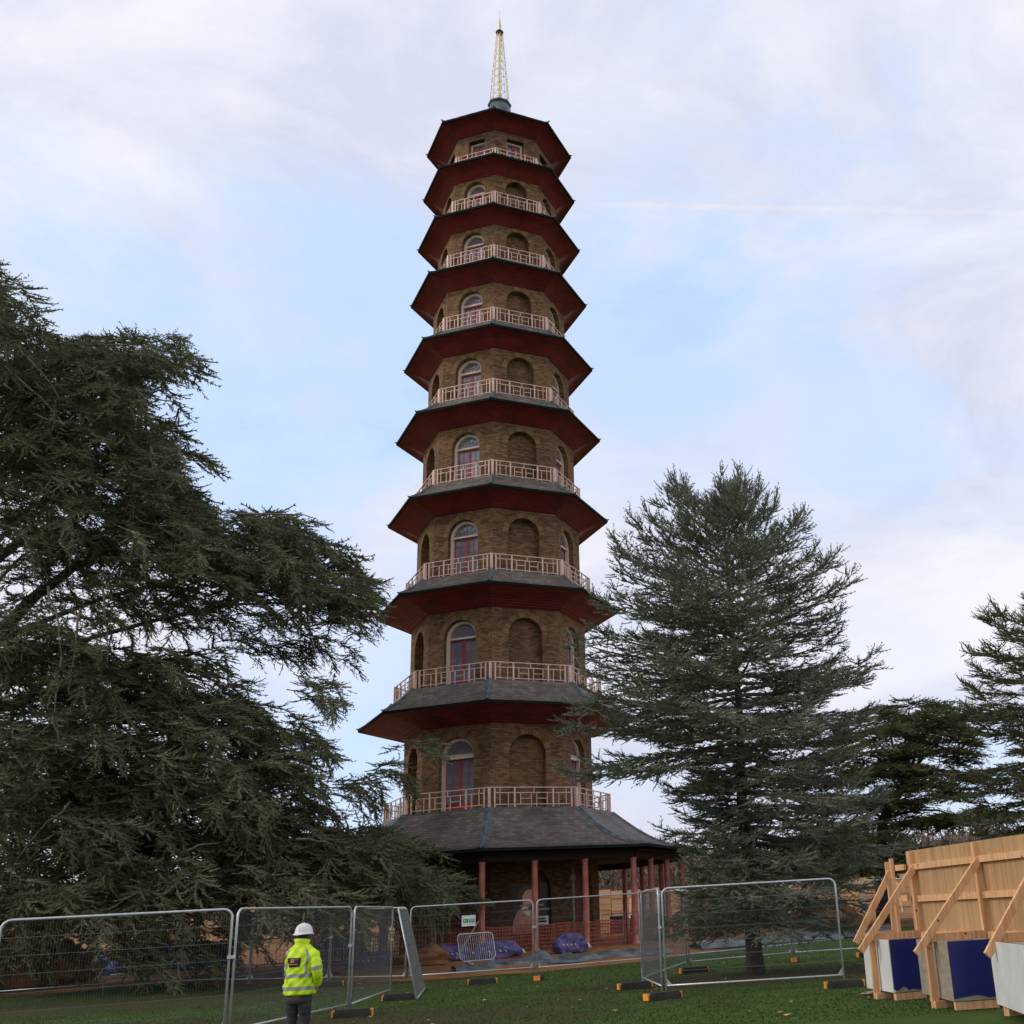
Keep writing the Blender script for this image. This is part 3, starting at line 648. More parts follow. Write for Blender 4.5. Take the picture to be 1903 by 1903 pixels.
class Tree:
    def __init__(s,thin=1.0): s.sp=[]; s.limb=MB(); s.tw=MB(); s.thin=thin
    def spray(s,p,d,sc): s.sp.append((p[0],p[1],p[2],d[0],d[1],d[2],sc))
    def bough(s,p,az,length,pitch=0.,droop=.25,tw_len=.6,step=.16,sp_step=.13,sp_size=.36,tip_up=.0,rad=.03,jit=.3,rnd=random):
        """a bough: curved stem, flat side twigs, each carrying shoots"""
        n=max(3,int(length/step)); pos=Vector(p); a=az; pts=[pos.copy()]; st=length/n
        for i in range(n):
            t=(i+1)/n; a+=rnd.uniform(-.12,.12)
            e=pitch-droop*t+tip_up*t*t+rnd.uniform(-.08,.08)
            d=Vector((math.cos(a)*math.cos(e),math.sin(a)*math.cos(e),math.sin(e))); pos=pos+d*st; pts.append(pos.copy())
            L=tw_len*(1.05-.75*t)*rnd.uniform(.6,1.25)
            if i==n-1: L=tw_len*.45
            for sgn in(-1,1):
                if t<.12: continue
                ta=a+sgn*rnd.uniform(.6,1.15); te=e-rnd.uniform(-.1,.35)
                td=Vector((math.cos(ta)*math.cos(te),math.sin(ta)*math.cos(te),math.sin(te)))
                m=max(1,int(L/sp_step))
                for k in range(m+1):
                    q=pos+td*(L*k/m)+Vector((0,0,-.10*(k/m)**2*L))
                    fd=Vector((td.x+rnd.uniform(-jit,jit),td.y+rnd.uniform(-jit,jit),td.z+rnd.uniform(-.25,.35))).normalized()
                    s.spray(q,fd,sp_size*rnd.uniform(.7,1.25))
            s.spray(pos,d,sp_size)
        s.tw.tube(pts[::2] if len(pts)>6 else pts,[rad*(1-.8*i/(len(pts[::2] if len(pts)>6 else pts)-1)) for i in range(len(pts[::2] if len(pts)>6 else pts))],3,cap=False)
        return pts
    def crown_mesh(s,name,m):
        A=np.array(s.sp); n=len(A); tid=RNG.integers(0,len(TEMPL),n); Vs=[];Fs=[];o=0
        for t,(TV,TF) in enumerate(TEMPL):
            B=A[tid==t]; 
            if not len(B): continue
            D=B[:,3:6]; U=np.array([0,0,1.])+RNG.normal(0,.35,(len(B),3)); S=np.cross(D,U); S/=np.linalg.norm(S,axis=1,keepdims=True)+1e-9; U=np.cross(S,D)
            V=B[:,None,0:3]+B[:,6][:,None,None]*(TV[None,:,0:1]*D[:,None]+s.thin*TV[None,:,1:2]*S[:,None]+s.thin*TV[None,:,2:3]*U[:,None])
            Fc=TF[None]+(o+np.arange(len(B))*len(TV))[:,None,None]; o+=len(B)*len(TV)
            Vs.append(V.reshape(-1,3)); Fs.append(Fc.reshape(-1,3))
        return tri_cloud(name,np.concatenate(Vs),np.concatenate(Fs),m)
    def finish(s,root,m):
        c=link('crown',s.crown_mesh('crown',m),root); c['kind']='stuff'
        if s.tw.v: s.tw.obj('branches',M['twig'],root)['kind']='stuff'
        if s.limb.v: s.limb.obj('trunk',M['bark'],root)
        NS.append((root.name,len(s.sp)))
def tree_root(name,label,cat,group=None): return thing(name,label,cat,(0,0,0),0,group)
def curve_pts(a,b,n,lift,rnd,wob=.1):
    a=Vector(a);b=Vector(b); L=(b-a).length
    return [a.lerp(b,t)+Vector((rnd.uniform(-wob,wob),rnd.uniform(-wob,wob),lift*L*math.sin(PI*t*.9)+rnd.uniform(-wob,wob)*.5))*(1 if 0<t<1 else 0) for t in np.linspace(0,1,n)]

# blue cedar standing on the lawn, right
def blue_cedar(base,H,prof,seed,m,nb,root,asym=0,sps=.30,sub=.42,subL=.95,twl=.34,updn=((0,.25,.5,.75,.9,1),(-.38,-.08,.08,.30,.72,1.15))):
    rnd=random.Random(seed); T=Tree(.92); T.limb.tube([base+Vector((rnd.uniform(-.06,.06)*(i>0),rnd.uniform(-.06,.06)*(i>0),H*i/10-(.1 if i==0 else 0))) for i in range(11)],[H*.0150*(1-.93*i/10)*(1.35 if i==0 else 1) for i in range(11)],10)
    zs_=[p[0] for p in prof]; rs=[p[1] for p in prof]
    for i in range(nb):
        t=(i+.5)/nb; z=zs_[0]+(zs_[-1]-zs_[0])*t**1.12; az=i*2.39996+rnd.uniform(-.4,.4); Rm=float(np.interp(z,zs_,rs))*rnd.choice((.6,.8,.92,1.0,1.14))*rnd.uniform(.93,1.07)*(1-asym*(.5+.5*math.cos(az)))
        if asym and math.cos(az)<.25 and z<5.0: Rm*=(.42 if z>1.9 else .66)
        up=float(np.interp(z/H,*updn))+rnd.uniform(-.08,.08)
        p=base+Vector((0,0,max(.6,z-Rm*math.tan(min(up,1.0))*.6))); n=max(4,int(Rm/sub)); pts=[p.copy()]; pos=p.copy(); a=az; st=Rm/n/math.cos(min(up,.9)); 
        for k in range(n):
            u=(k+1)/n; a+=rnd.uniform(-.10,.10); e=up-.30*u+.35*u*u+rnd.uniform(-.07,.07)
            d=Vector((math.cos(a)*math.cos(e),math.sin(a)*math.cos(e),math.sin(e))); pos=pos+d*st; pts.append(pos.copy())
            if u<.22: continue
            L=subL*(1.15-.75*u)*min(1.2,Rm/3.2+.25)
            for sg in(-1,1):
                T.bough(pos,a+sg*rnd.uniform(.5,1.15),L*rnd.uniform(.7,1.25),pitch=e+rnd.uniform(-.05,.25),droop=.35,tw_len=twl,step=.17,sp_step=.16,sp_size=sps,tip_up=.3,rad=.012,rnd=rnd,jit=.5)
        T.bough(pos,a,subL*.6,pitch=e+.25,droop=-.15,tw_len=twl*.8,step=.15,sp_step=.15,sp_size=sps,rad=.012,rnd=rnd,jit=.5)
        T.tw.tube(pts,[(.014+.011*Rm)*(1-.75*k/n) for k in range(n+1)],4,cap=False)
    for k in range(14):
        az=rnd.random()*6.28; T.bough(base+Vector((0,0,H*rnd.uniform(.9,.985))),az,rnd.uniform(.5,.9),pitch=rnd.uniform(.5,1.3),droop=0,tw_len=.25,step=.13,sp_size=sps*.9,rad=.01,rnd=rnd)
    T.finish(root,m)
r_=tree_root('blue_cedar','blue grey cedar with spiky layered branches standing inside the fence on the lawn','tree')
cb_=hit(1405,1812)
blue_cedar(Vector((cb_.x,cb_.y,cb_.z)),12.4,[(1.2,2.7),(2.2,3.5),(3.6,3.6),(5.2,3.7),(7.4,3.75),(9.0,3.35),(10.4,2.7),(11.5,1.6),(12.2,.6)],3,M['blue'],190,r_,asym=.17,updn=((0,.25,.5,.75,.9,1),(-.38,-.10,.04,.22,.58,1.0)))
# darker blue cedar behind the hoarding, cut by the right edge of the frame
r_=tree_root('blue_cedar','dark cedar cut off by the right edge of the frame behind the timber hoarding','tree')
p0=at(2035,1700,40); p0.z=.3
blue_cedar(p0,11.7,[(1.5,4.2),(3.5,4.3),(6,3.4),(8.2,3.0),(9.6,2.8),(10.8,1.7),(11.5,.5)],11,M['ced'],90,r_,sps=.38,sub=.5,subL=1.05,twl=.42,updn=((0,.25,.5,.75,.9,1),(-.25,-.08,.0,.15,.4,1.0)))
# flat topped cedar behind
def flat_cedar():
    rnd=random.Random(5); T=Tree(); Yd=52; base=at(1640,1700,Yd); base.z=.6
    top=at(1700,1330,Yd)
    tr=[base+Vector((0,0,-.2)),base+Vector((.1,0,2)),base+Vector((.5,0,4.5)),Vector((top.x-.8,Yd,top.z-3.0)),Vector((top.x-.4,Yd,top.z-1))]
    T.limb.tube(tr,[.34,.28,.24,.17,.07],8)
    pads=[(1640,1345,60,6),(1690,1318,60,9),(1740,1335,50,8),(1700,1360,75,8),(1620,1370,60,8),(1760,1375,40,7),(1600,1400,70,9),(1720,1410,60,8),(1650,1440,90,10),(1560,1440,70,9),(1760,1450,60,8),(1700,1480,100,10),(1580,1500,90,10),(1660,1530,100,10),(1780,1520,60,9),(1560,1560,80,10),(1700,1590,110,12),(1620,1610,100,12),(1780,1600,60,9),(1560,1620,60,9)]
    for x,y,rx,n in pads:
        c=at(x,y,Yd+rnd.uniform(-2,2)); j=Vector(tr[3]) if y<1460 else Vector(tr[2]) if y<1540 else Vector(tr[1])
        T.limb.tube(curve_pts(j,c,5,.12,rnd,.15),[.09,.075,.06,.045,.03],5,cap=False)
        for k in range(int(n*3.4)):
            a=rnd.random()*6.28; rr=rx/2053*Yd*rnd.random()**.5; q=c+Vector((math.cos(a)*rr*.8,math.sin(a)*rr*1.2,rnd.uniform(-.15,.15)))
            T.bough(q,a+rnd.uniform(-.5,.5),rnd.uniform(1.1,1.9),pitch=.12,droop=.35,tw_len=.75,step=.24,sp_step=.2,sp_size=.42,rad=.03,rnd=rnd)
    r=tree_root('flat_topped_cedar','flat topped green cedar rising behind the timber hoarding on the right','tree'); T.finish(r,M['plate'])
flat_cedar()
# great cedar on the left
def smooth_path(P,n):
    P=[Vector(p) for p in P]; Q=[P[0]*2-P[1]]+P+[P[-1]*2-P[-2]]; out=[]
    for i in range(n):
        t=i/(n-1)*(len(P)-1); k=min(int(t),len(P)-2); u=t-k; a,b,c,d=Q[k:k+4]
        out.append(.5*((2*b)+(c-a)*u+(2*a-5*b+4*c-d)*u*u+(3*b-a-3*c+d)*u*u*u)+Vector((0,0,.05*math.sin(i*1.7))))
    return out
def great_cedar():
    rnd=random.Random(21); T=Tree(); Y0=40
    base=at(-70,1800,Y0); base.z=.3; top=at(-40,560,Y0)
    def trunk(t): 
        return Vector((base.x+(top.x-base.x)*t+.3*math.sin(3*t),Y0+.3*math.sin(5*t),base.z-.2+(top.z-base.z)*t))
    T.limb.tube([trunk(t) for t in np.linspace(0,1,12)],[.95*(1-.9*t)+.03 for t in np.linspace(0,1,12)],12)
    A=[(8,500,26,24,5,1),(25,525,35,30,7,1),(20,560,40,45,8,1),(0,610,60,45,14,1),(45,600,55,35,10,1),
    (20,720,90,70,26,1),(110,680,70,50,18,1),(200,655,60,35,16,1),(290,650,60,25,13,1),(345,630,30,12,5,.8),(130,730,110,55,26,1),(260,710,60,35,15,1),(300,700,25,30,5,.6),
    (60,800,110,60,26,1),(190,800,110,55,26,1),(290,810,50,45,12,1),(325,850,35,50,8,1),
    (60,900,120,60,26,1),(210,890,120,60,28,1),(320,920,60,50,14,1),
    (50,985,100,40,16,1),(200,980,120,50,24,1),(340,990,90,50,20,1),(450,975,80,30,15,1),(550,990,70,30,13,1),(600,1020,35,35,7,1),
    (400,1045,90,40,15,1),(500,1050,90,45,18,1),(600,1080,60,35,11,1),(670,1090,45,30,8,1),(720,1085,30,12,4,.8),(700,1150,30,30,5,.8),
    (320,1070,80,35,10,.8),(420,1110,90,30,9,.8),(530,1130,90,35,11,.8),(620,1140,60,30,7,.8),(240,1060,70,30,6,.8),(130,1050,60,20,4,.8),(90,1120,80,20,7,.8),(110,1060,80,30,7,.8),(210,1090,70,35,9,.8),(70,1150,70,30,8,.8),(180,1150,70,35,9,.8),(290,1130,60,40,9,.8),(380,1130,50,30,7,.8),
    (430,1180,80,30,7,.8),(540,1200,80,25,6,.8),(610,1190,50,25,4,.8),
    (90,1190,80,35,12,1),(60,1260,100,60,22,1),(190,1250,80,55,18,1),(290,1270,60,50,14,1),(350,1230,40,30,7,1),
    (60,1360,120,60,24,1),(200,1350,110,60,24,1),(330,1340,90,60,22,1),(430,1330,60,50,13,1),(450,1270,60,25,5,.8),
    (500,1390,70,45,14,1),(560,1330,60,30,7,.8),(620,1270,45,30,6,.8),(670,1220,20,25,2,.7),(650,1300,30,15,3,.7),(600,1370,50,30,6,.8),
    (70,1460,120,60,26,1),(220,1460,110,60,26,1),(360,1440,110,60,26,1),(490,1470,80,50,18,1),(580,1430,50,35,8,.9),
    (90,1560,140,60,28,1),(250,1560,120,60,26,1),(400,1550,110,60,26,1),(530,1550,90,50,20,1),(620,1490,60,20,6,.9),(690,1460,50,16,6,.9),(750,1430,45,14,5,.9),(800,1390,35,18,4,.8),
    (640,1570,80,45,17,1),(720,1560,60,25,7,1),(730,1610,80,40,16,1),(800,1640,45,20,7,1),(845,1645,25,8,3,.8),
    (80,1660,130,50,24,1),(230,1660,120,50,24,1),(380,1650,110,50,22,1),(510,1640,100,50,20,1),(620,1650,80,35,13,1),(700,1660,60,25,8,1),
    (40,1740,60,30,8,.9),(140,1740,70,30,7,.9),(250,1740,80,40,12,.9),(370,1730,90,40,13,.9),(480,1720,60,25,8,.9),(560,1710,40,20,4,.8),(620,1720,25,25,3,.7),(690,1700,25,25,3,.7),(300,1785,60,20,4,.7),(400,1770,40,20,3,.7)]
    for pts_,r0 in ((((-90,1290),(0,1175),(95,1085),(210,1015)),.34),(((-90,1120),(0,1035),(70,985),(160,965)),.24),(((-90,1330),(60,1300),(200,1250),(360,1215)),.22)):
        T.limb.tube(smooth_path([at(x,y,39.2) for x,y in pts_],16),[0]*0 or [r0*(1-.75*k/15) for k in range(16)],8,cap=False)
    for i,(x,y,rx,ry,n,sc) in enumerate(A):
        Yc=Y0-2.0+rnd.uniform(-1.5,1.5)
        if x>640 and y>1400: Yc=38.5
        c=at(x,y,Yc); mpp=Yc/2316
        if i%7==0:
            zt_=min(.97,max(.06,(c.z-1.5-base.z)/(top.z-base.z))); j=trunk(zt_)
            pts=curve_pts(j,c,7,.10,rnd,.25); L=(c-j).length; T.limb.tube(pts,[max(.02,(.008*L+.02)*(1-.8*k/6)) for k in range(7)],6,cap=False)
        if sc==1:
            for k in range(int(n*.62)):      # the far side of the crown
                a=rnd.random()*6.28; rr=rnd.random()**.5*.92; q=at(x-28+math.cos(a)*rr*rx*.94,y+math.sin(a)*rr*ry,Y0+rnd.uniform(1.5,4.5)); az=math.atan2(q.y-Y0,q.x-base.x)+rnd.gauss(0,1)
                T.bough(q,az,rnd.uniform(1.5,2.2),pitch=.1,droop=.6,tw_len=.85,step=.34,sp_step=.36,sp_size=.78,rad=.022,rnd=rnd,jit=.4)
        for k in range(int(n*1.75)):
            a=rnd.random()*6.28; rr=rnd.random()**.5; q=at(x-28+math.cos(a)*rr*rx*.94,y+math.sin(a)*rr*ry,Yc+rnd.uniform(-1,1)*(2.2 if sc==1 else 1.0))
            out=math.atan2(q.y-Y0,q.x-base.x); az=out+rnd.gauss(0,.75)
            ln=rnd.uniform(1.0,1.9)*(1 if rx>40 else .6); 
            q=q-Vector((math.cos(az),math.sin(az),0))*ln*.45
            T.bough(q,az,ln,pitch=rnd.uniform(-.1,.3),droop=rnd.uniform(.4,1.35),tw_len=.55*sc,step=.21,sp_step=.17,sp_size=.42*(.85 if sc<1 else 1),rad=.022,rnd=rnd,jit=.35)
    # pale bare hanging branches
    for x0,y0,x1,y1 in((10,680,120,790),(120,790,60,770),(90,1090,115,1220),(115,1220,100,1340),(150,1130,125,1270),(190,1090,200,1230),(440,955,590,965),(30,640,110,740),(130,1490,30,1600),(170,1540,260,1590),(550,1560,620,1570),(330,810,345,900),(280,830,290,890),(390,1070,470,1130),(60,1160,40,1230),(100,1340,120,1400),(350,1580,410,1565)):
        ya=35.6; T.tw.tube(curve_pts(at(x0,y0,ya),at(x1,y1,ya),6,.04,rnd,.08),[.045,.04,.034,.028,.02,.012],5,cap=False)
    r=tree_root('great_cedar','huge spreading dark green cedar filling the left side of the frame','tree'); T.finish(r,M['ced'])
great_cedar()

# far bare woodland behind the site
def wood():
    rnd=random.Random(9); b=MB()
    def br(p,d,L,r,dep):
        q=p+d*L; b.tube([p,q],[r,r*.65],3,cap=False)
        if dep==0: return
        for k in range(4 if dep>1 else 5):
            nd=(d+Vector((rnd.uniform(-.75,.75),rnd.uniform(-.75,.75),rnd.uniform(-.15,.55)))).normalized(); br(p.lerp(q,rnd.uniform(.45,1)),nd,L*rnd.uniform(.5,.75),r*.5,dep-1)
    for i in range(110):
        x=-75+150*i/110+rnd.uniform(-1,1); y=rnd.uniform(125,150); br(Vector((x,y,.8)),Vector((rnd.uniform(-.1,.1),0,1)),rnd.uniform(2.2,3.4),.18,4)
    tag(b.obj('bare_wood',M['bare']),'belt of bare brown winter trees far behind the pagoda','woodland',kind='stuff')
    n=120000; x=RNG.uniform(-75,75,n); y=RNG.uniform(112,155,n); h=5.2+2.6*np.array([mnoise.noise(Vector((a*.15,c*.1,0))) for a,c in zip(x[:n],y[:n])]); z=.8+RNG.random(n)**.75*np.clip(h+1.2,1,10)
    l_=.5; V=np.empty((n,3,3)); V[:,0]=np.c_[x,y,z]; V[:,1]=np.c_[x+RNG.normal(0,.05,n)+.22,y,z]; V[:,2]=np.c_[x+RNG.normal(0,l_,n),y+RNG.normal(0,l_,n),z+np.abs(RNG.normal(.5,l_,n))]
    o=link('bare_scrub',tri_cloud('bare_scrub',V.reshape(-1,3),np.arange(3*n).reshape(-1,3),M['bare'])); tag(o,'low brown winter undergrowth in front of the far wood','undergrowth',kind='stuff')
wood()

# ------------------------------------------------------------------ far timber hoarding
fh=thing('far_hoarding','long pale plywood hoarding beyond the pagoda with timber props','hoarding',(0,0,0))
fm=MB(); fm.box((0,0,1.2),(2.40,.03,2.4)); fmm=fm.mesh('plywood_panel',M['farply'])
rm=MB()
for z in(.45,1.25,2.0): rm.box((0,-.06,z),(2.43,.05,.10))
rmm=rm.mesh('rail',M['pine'])
bm_=MB(); bm_.bar((0,-.1,1.9),(-.15,-1.3,.05),.1,.06); bmm=bm_.mesh('prop',M['pine'])
for i in range(32):
    x=-42+i*2.44; y=74-.02*x; z=gz(x,y)+.25*(1 if x<-5 else 0)*min(1,(-x-5)/20 if x<-5 else 0)
    for nm,me in(('plywood_panel',fmm),('rail',rmm),('prop',bmm)): link(nm,me,fh,loc=(x,y,z+.05*(i%3)))

# ------------------------------------------------------------------ mesh fence panels
def arc_frame(P0,P1,H,r=.14,lift=.12):
    d=(P1-P0); L=math.hypot(d.x,d.y); 
    pts=[(0,0),(0,H-r)]+[(r-r*math.cos(t),H-r+r*math.sin(t)) for t in(PI/8,PI/4,3*PI/8,PI/2)]+[(L-r,H)]+[(L-r+r*math.sin(t),H-r+r*math.cos(t)) for t in(PI/8,PI/4,3*PI/8,PI/2)]+[(L,0)]
    return pts,L
def fence_panel(P0,P1,label,tilt=None,clamp=True,rear=False):
    P0=Vector(P0);P1=Vector(P1); ang=math.atan2(P1.y-P0.y,P1.x-P0.x)
    t=thing('mesh_fence_panel',label,'fence panel',P0,ang,'temporary mesh fence panels around the pagoda site')
    dz=P1.z-P0.z
    pts,L=arc_frame(P0,P1,2.0)
    def q(s,z): return Vector((s,0,z+dz*s/L))
    f=MB(); f.tube([q(s,z) for s,z in pts],.021,7); f.tube([q(0,.14),q(L,.14)],.019,6); f.tube([q(0.02,.14),q(.02,.34)],.004,4)
    for s0,s1 in((0,.14),(L,L-.14)): f.add([q(s0,.14)+Vector((0,.004,0)),q(s1,.14)+Vector((0,.004,0)),q(s0,.30)+Vector((0,.004,0))],[(0,1,2)])
    f.obj('frame',M['galv'],t)
    m=MB(); n=int(L/.042)
    for i in range(1,n): s=L*i/n; m.bar(q(s,.14),q(s,1.985),.0024,.0024,up=(0,1,0))
    wm=m.obj('vertical_wires',M['wire'],t); wm['kind']='stuff'
    hm=MB(); 
    for k in range(1,7):
        z=.14+k*.266; h=MB(); h.bar(q(0,z),q(L,z),.006,.008); h.obj('horizontal_wire',M['wire'],t)
    if clamp:
        c=MB(); c.box(q(L+.03,1.25),(.13,.06,.05)); c.obj('clamp',M['galv'],t)
    if tilt: t.rotation_euler=(tilt[0],tilt[1],ang)
    return t
def G3(x,y): return Vector((x,y,gz(x,y)+.05))
A0=at(3,1715,19.0); A1=at(432,1703,20.1)
fence_panel(G3(A0.x,A0.y),G3(A1.x,A1.y),'nearest mesh fence panel at the left edge, in front of the great cedar')
B0=at(442,1700,20.15); C0=hit(651,1885); C1=hit(729,1853)
fence_panel(G3(B0.x,B0.y),G3(C0.x-.05,C0.y-.05),'mesh fence panel right behind the worker in the yellow jacket')
fence_panel(G3(C0.x,C0.y),G3(C1.x,C1.y-.3),'mesh fence panel seen nearly edge on, right of the worker')
D0=hit(1238.5,1851); D1=hit(1570,1830.6)
fence_panel(G3(D0.x,D0.y),G3(D1.x,D1.y),'mesh fence panel standing in front of the blue cedar trunk',clamp=False)
E0=hit(1194,1833); fence_panel(G3(E0.x,E0.y),G3(D0.x-.08,D0.y),'mesh fence panel turned edge on, left of the blue cedar panel')
K1=hit(1277,1801); K2=hit(1473,1783); K3=hit(1612,1774)
fence_panel(G3(E0.x+.05,E0.y+.1),G3(K1.x,K1.y),'slanting mesh fence panel going back toward the blue cedar')
fence_panel(G3(K1.x+.07,K1.y),G3(K2.x,K2.y),'mesh fence panel right behind the blue cedar trunk')
fence_panel(G3(K2.x+.07,K2.y),G3(K3.x,K3.y),'mesh fence panel behind the left end of the near timber hoarding')
fence_panel(G3(K3.x+.07,K3.y),G3(K3.x+3.5,K3.y+.4),'mesh fence panel mostly hidden by the near timber hoarding')
rear=[(-18.7,38.6),(-14.4,39.4),(-10.65,37.25),(-8.03,36.1),(-5.56,34.75)]
labs=['rear mesh fence panel farthest left, behind the nearest panel','rear mesh fence panel under the cedar, left of the worker','rear mesh fence panel directly behind the worker','rear mesh fence panel between the worker and the leaning panel']
for i in range(4): fence_panel(G3(*rear[i]),G3(rear[i+1][0]-.05,rear[i+1][1]),labs[i])
fence_panel(G3(-22.5,38.9),G3(-18.8,38.6),'rear mesh fence panel reaching the left edge of the frame')
SIGNP=(G3(-5.5,34.75),G3(-1.98,34.93))
fence_panel(*SIGNP,'mesh fence panel in front of the portico carrying the green sign')
fence_panel(G3(-1.86,34.93),G3(1.75,35.8),'mesh fence panel in front of the portico, right of the signed one',clamp=False)
fence_panel(G3(1.82,35.84),G3(4.8,37.1),'rear mesh fence panel left of the blue cedar trunk, beyond the slanting one')
fence_panel(G3(4.87,37.1),G3(8.0,38.7),'rear mesh fence panel right of the blue cedar trunk')
# the leaning one, resting against the panel line
lp=thing('mesh_fence_panel','loose mesh fence panel leaning over between the left and middle panels','fence panel',(0,0,0),0,'temporary mesh fence panels around the pagoda site')
b0=hit(774.5,1858.6); b1=hit(789.7,1839); t0=at(740,1688,b0.y+.2); t1=at(756,1690,b1.y+.2)
b0=b0+Vector((0,0,.03)); b1=b1+Vector((0,0,.03))
t0=b0+(t0-b0).normalized()*2.05; t1=b1+(t1-b1).normalized()*2.05
f=MB()
f.tube([b0,t0,t1,b1],.02,7); f.tube([b0,b1],.02,6); f.obj('frame',M['galv'],lp)
m=MB()
for i in range(1,72): u=i/72; m.bar(b0.lerp(b1,u),t0.lerp(t1,u),.0035,.0035)
m.obj('vertical_wires',M['wire'],lp)['kind']='stuff'
for k in(1,2,3,4,5,6):
    h=MB(); h.bar(b0.lerp(t0,k/6.9),b1.lerp(t1,k/6.9),.008,.01); h.obj('horizontal_wire',M['wire'],lp)
# feet
def foot(p,ang,label,L=.72):
    t=thing('fence_foot',label,'fence foot',(p.x,p.y,gz(p.x,p.y)+.004),ang,'rubber fence feet with orange ends')
    b=MB(); h=.14
    b.add([(x*L/2*k,y*.11*k,z) for z,k in((0,1),(h*.6,1),(h,.9)) for x,y in((-1,-1),(1,-1),(1,1),(-1,1))],[(3,2,1,0),(0,1,5,4),(1,2,6,5),(2,3,7,6),(3,0,4,7),(4,5,9,8),(5,6,10,9),(6,7,11,10),(7,4,8,11),(8,9,10,11)])
    b.obj('block',M['rubber'],t)
    for s in(-1,1):
        c=MB(); c.box((s*(L/2-.01),0,h*.48),(.085,.18,h*.86)); c.obj('end_cap',M['orange'],t)
    return t
foot(hit(897,1829),.0,'orange ended rubber foot lying in front of the signed fence panel')
foot(hit(1001,1822),1.5,'rubber foot end on where the two portico panels meet')
foot(hit(742,1859),.05,'rubber foot at the far end of the edge-on panel, orange end right')
foot(hit(655,1890)+Vector((0,0,0)),.1,'rubber foot nearest the worker, orange end right of him')
foot(hit(1180,1838),.25,'rubber foot on the lawn where the edge-on right panel begins')
foot(hit(1232,1858),.5,'rubber foot at the near left corner of the blue cedar panel')
foot(hit(1570,1836),-.02,'rubber foot at the right corner of the blue cedar panel')
foot(hit(1290,1808),.25,'rubber foot on the grass left of the blue cedar trunk')
foot(hit(1476,1788),1.4,'rubber foot on the grass right of the blue cedar trunk')
foot(hit(1618,1778),.1,'rubber foot by the left end of the near timber hoarding')
foot(hit(283,1836),.2,'rubber foot under the rear fence beneath the great cedar')
foot(hit(612,1834),.2,'rubber foot under the rear fence just right of the worker')
# sign
sx=thing('assembly_sign','small white sign with green panels hung on the mesh fence','sign',at(871,1711,34.72),0)
b=MB(); b.box((0,0,0),(.40,.012,.30)); b.obj('board',M['white'],sx)
for dx in(-.085,.09):
    b=MB(); b.box((dx,-.009,0),(.15,.006,.10)); b.obj('green_panel',M['green'],sx)
b=MB(); b.bar((-.13,-.019,0),(-.05,-.019,0),.004,.018); b.add([(-.145,-.015,0),(-.115,-.015,.025),(-.115,-.015,-.025)],[(0,1,2)]); b.obj('white_arrow',M['white'],sx)
for k in(0,1,2):
    b=MB(); b.box((.09,-.019,.025-.025*k),(.10,.003,.010)); b.obj('text_line',M['white'],sx)

# ------------------------------------------------------------------ crowd barriers
def barrier(p,ang,label,L=2.1,H=1.05,tilt=0,m='galv'):
    t=thing('crowd_barrier',label,'crowd barrier',(p.x,p.y,p.z),ang,'steel crowd barriers on the site')
    b=MB(); r=.12; z0=.2
    pts=[(r,z0)]+[(0,z0+r),(0,H-r),(r*.3,H-r*.3),(r,H),(L-r,H),(L-r*.3,H-r*.3),(L,H-r),(L,z0+r),(L-r,z0),(r,z0)]
    b.tube([(s,0,z) for s,z in pts],.019,6); b.obj('frame',M[m],t)
    n=17
    for i in range(1,n): q=MB(); q.bar((L*i/n,0,z0),(L*i/n,0,H),.010,.010,up=(0,1,0)); q.obj('bar',M[m],t)
    for s in(.25,L-.25): q=MB(); q.tube([(s,-.3,.02),(s,0,.2),(s,.3,.02)],.017,5); q.obj('foot',M[m],t)
    if tilt: t.rotation_euler=(tilt,0,ang)
    return t
M['redb']=mat('red_barrier_paint',(.45,.05,.03),.5)
pb=hit(862,1800); barrier(Vector((pb.x,38.0,gz(0,38)+.05)),.75,'steel crowd barrier tipped over beside the front column',L=1.4,tilt=-.25)
barrier(at(703,1795,43.6)*1.0,.03,'steel crowd barrier standing left of the signed fence panel',L=2.0).location.z=gz(0,43.6)
for i,(x,lab) in enumerate(((1120,'steel crowd barrier with purple sheet just right of the pagoda wall'),(1165,'steel crowd barrier beyond the dark rear column'),(1290,'steel crowd barrier behind the left branches of the blue cedar'),(1345,'steel crowd barrier beyond the spoil heap'))):
    p=at(x,1745,56); barrier(Vector((p.x,56+.2*i,gz(0,56)+.02)),.05,lab)
barrier(Vector((-12.5,43.5,.5)),.04,'red crowd barrier right behind the worker',m='redb',L=2.2)
barrier(Vector((-10.1,43.2,.5)),-.03,'steel crowd barrier between the worker and the edge-on panel',L=2.0)
barrier(Vector((-15.3,45.5,.5)),.1,'steel crowd barrier under the cedar left of the worker',L=2.2)
ps=thing('purple_sheet','dark purple plastic sheets hung on the barriers beyond the pagoda','sheet',(0,0,0))
for x in(.75,1.75,2.6):
    b=MB(); b.box((x,55.9,1.25),(.62,.02,.75)); b.obj('panel',M['purple'],ps)

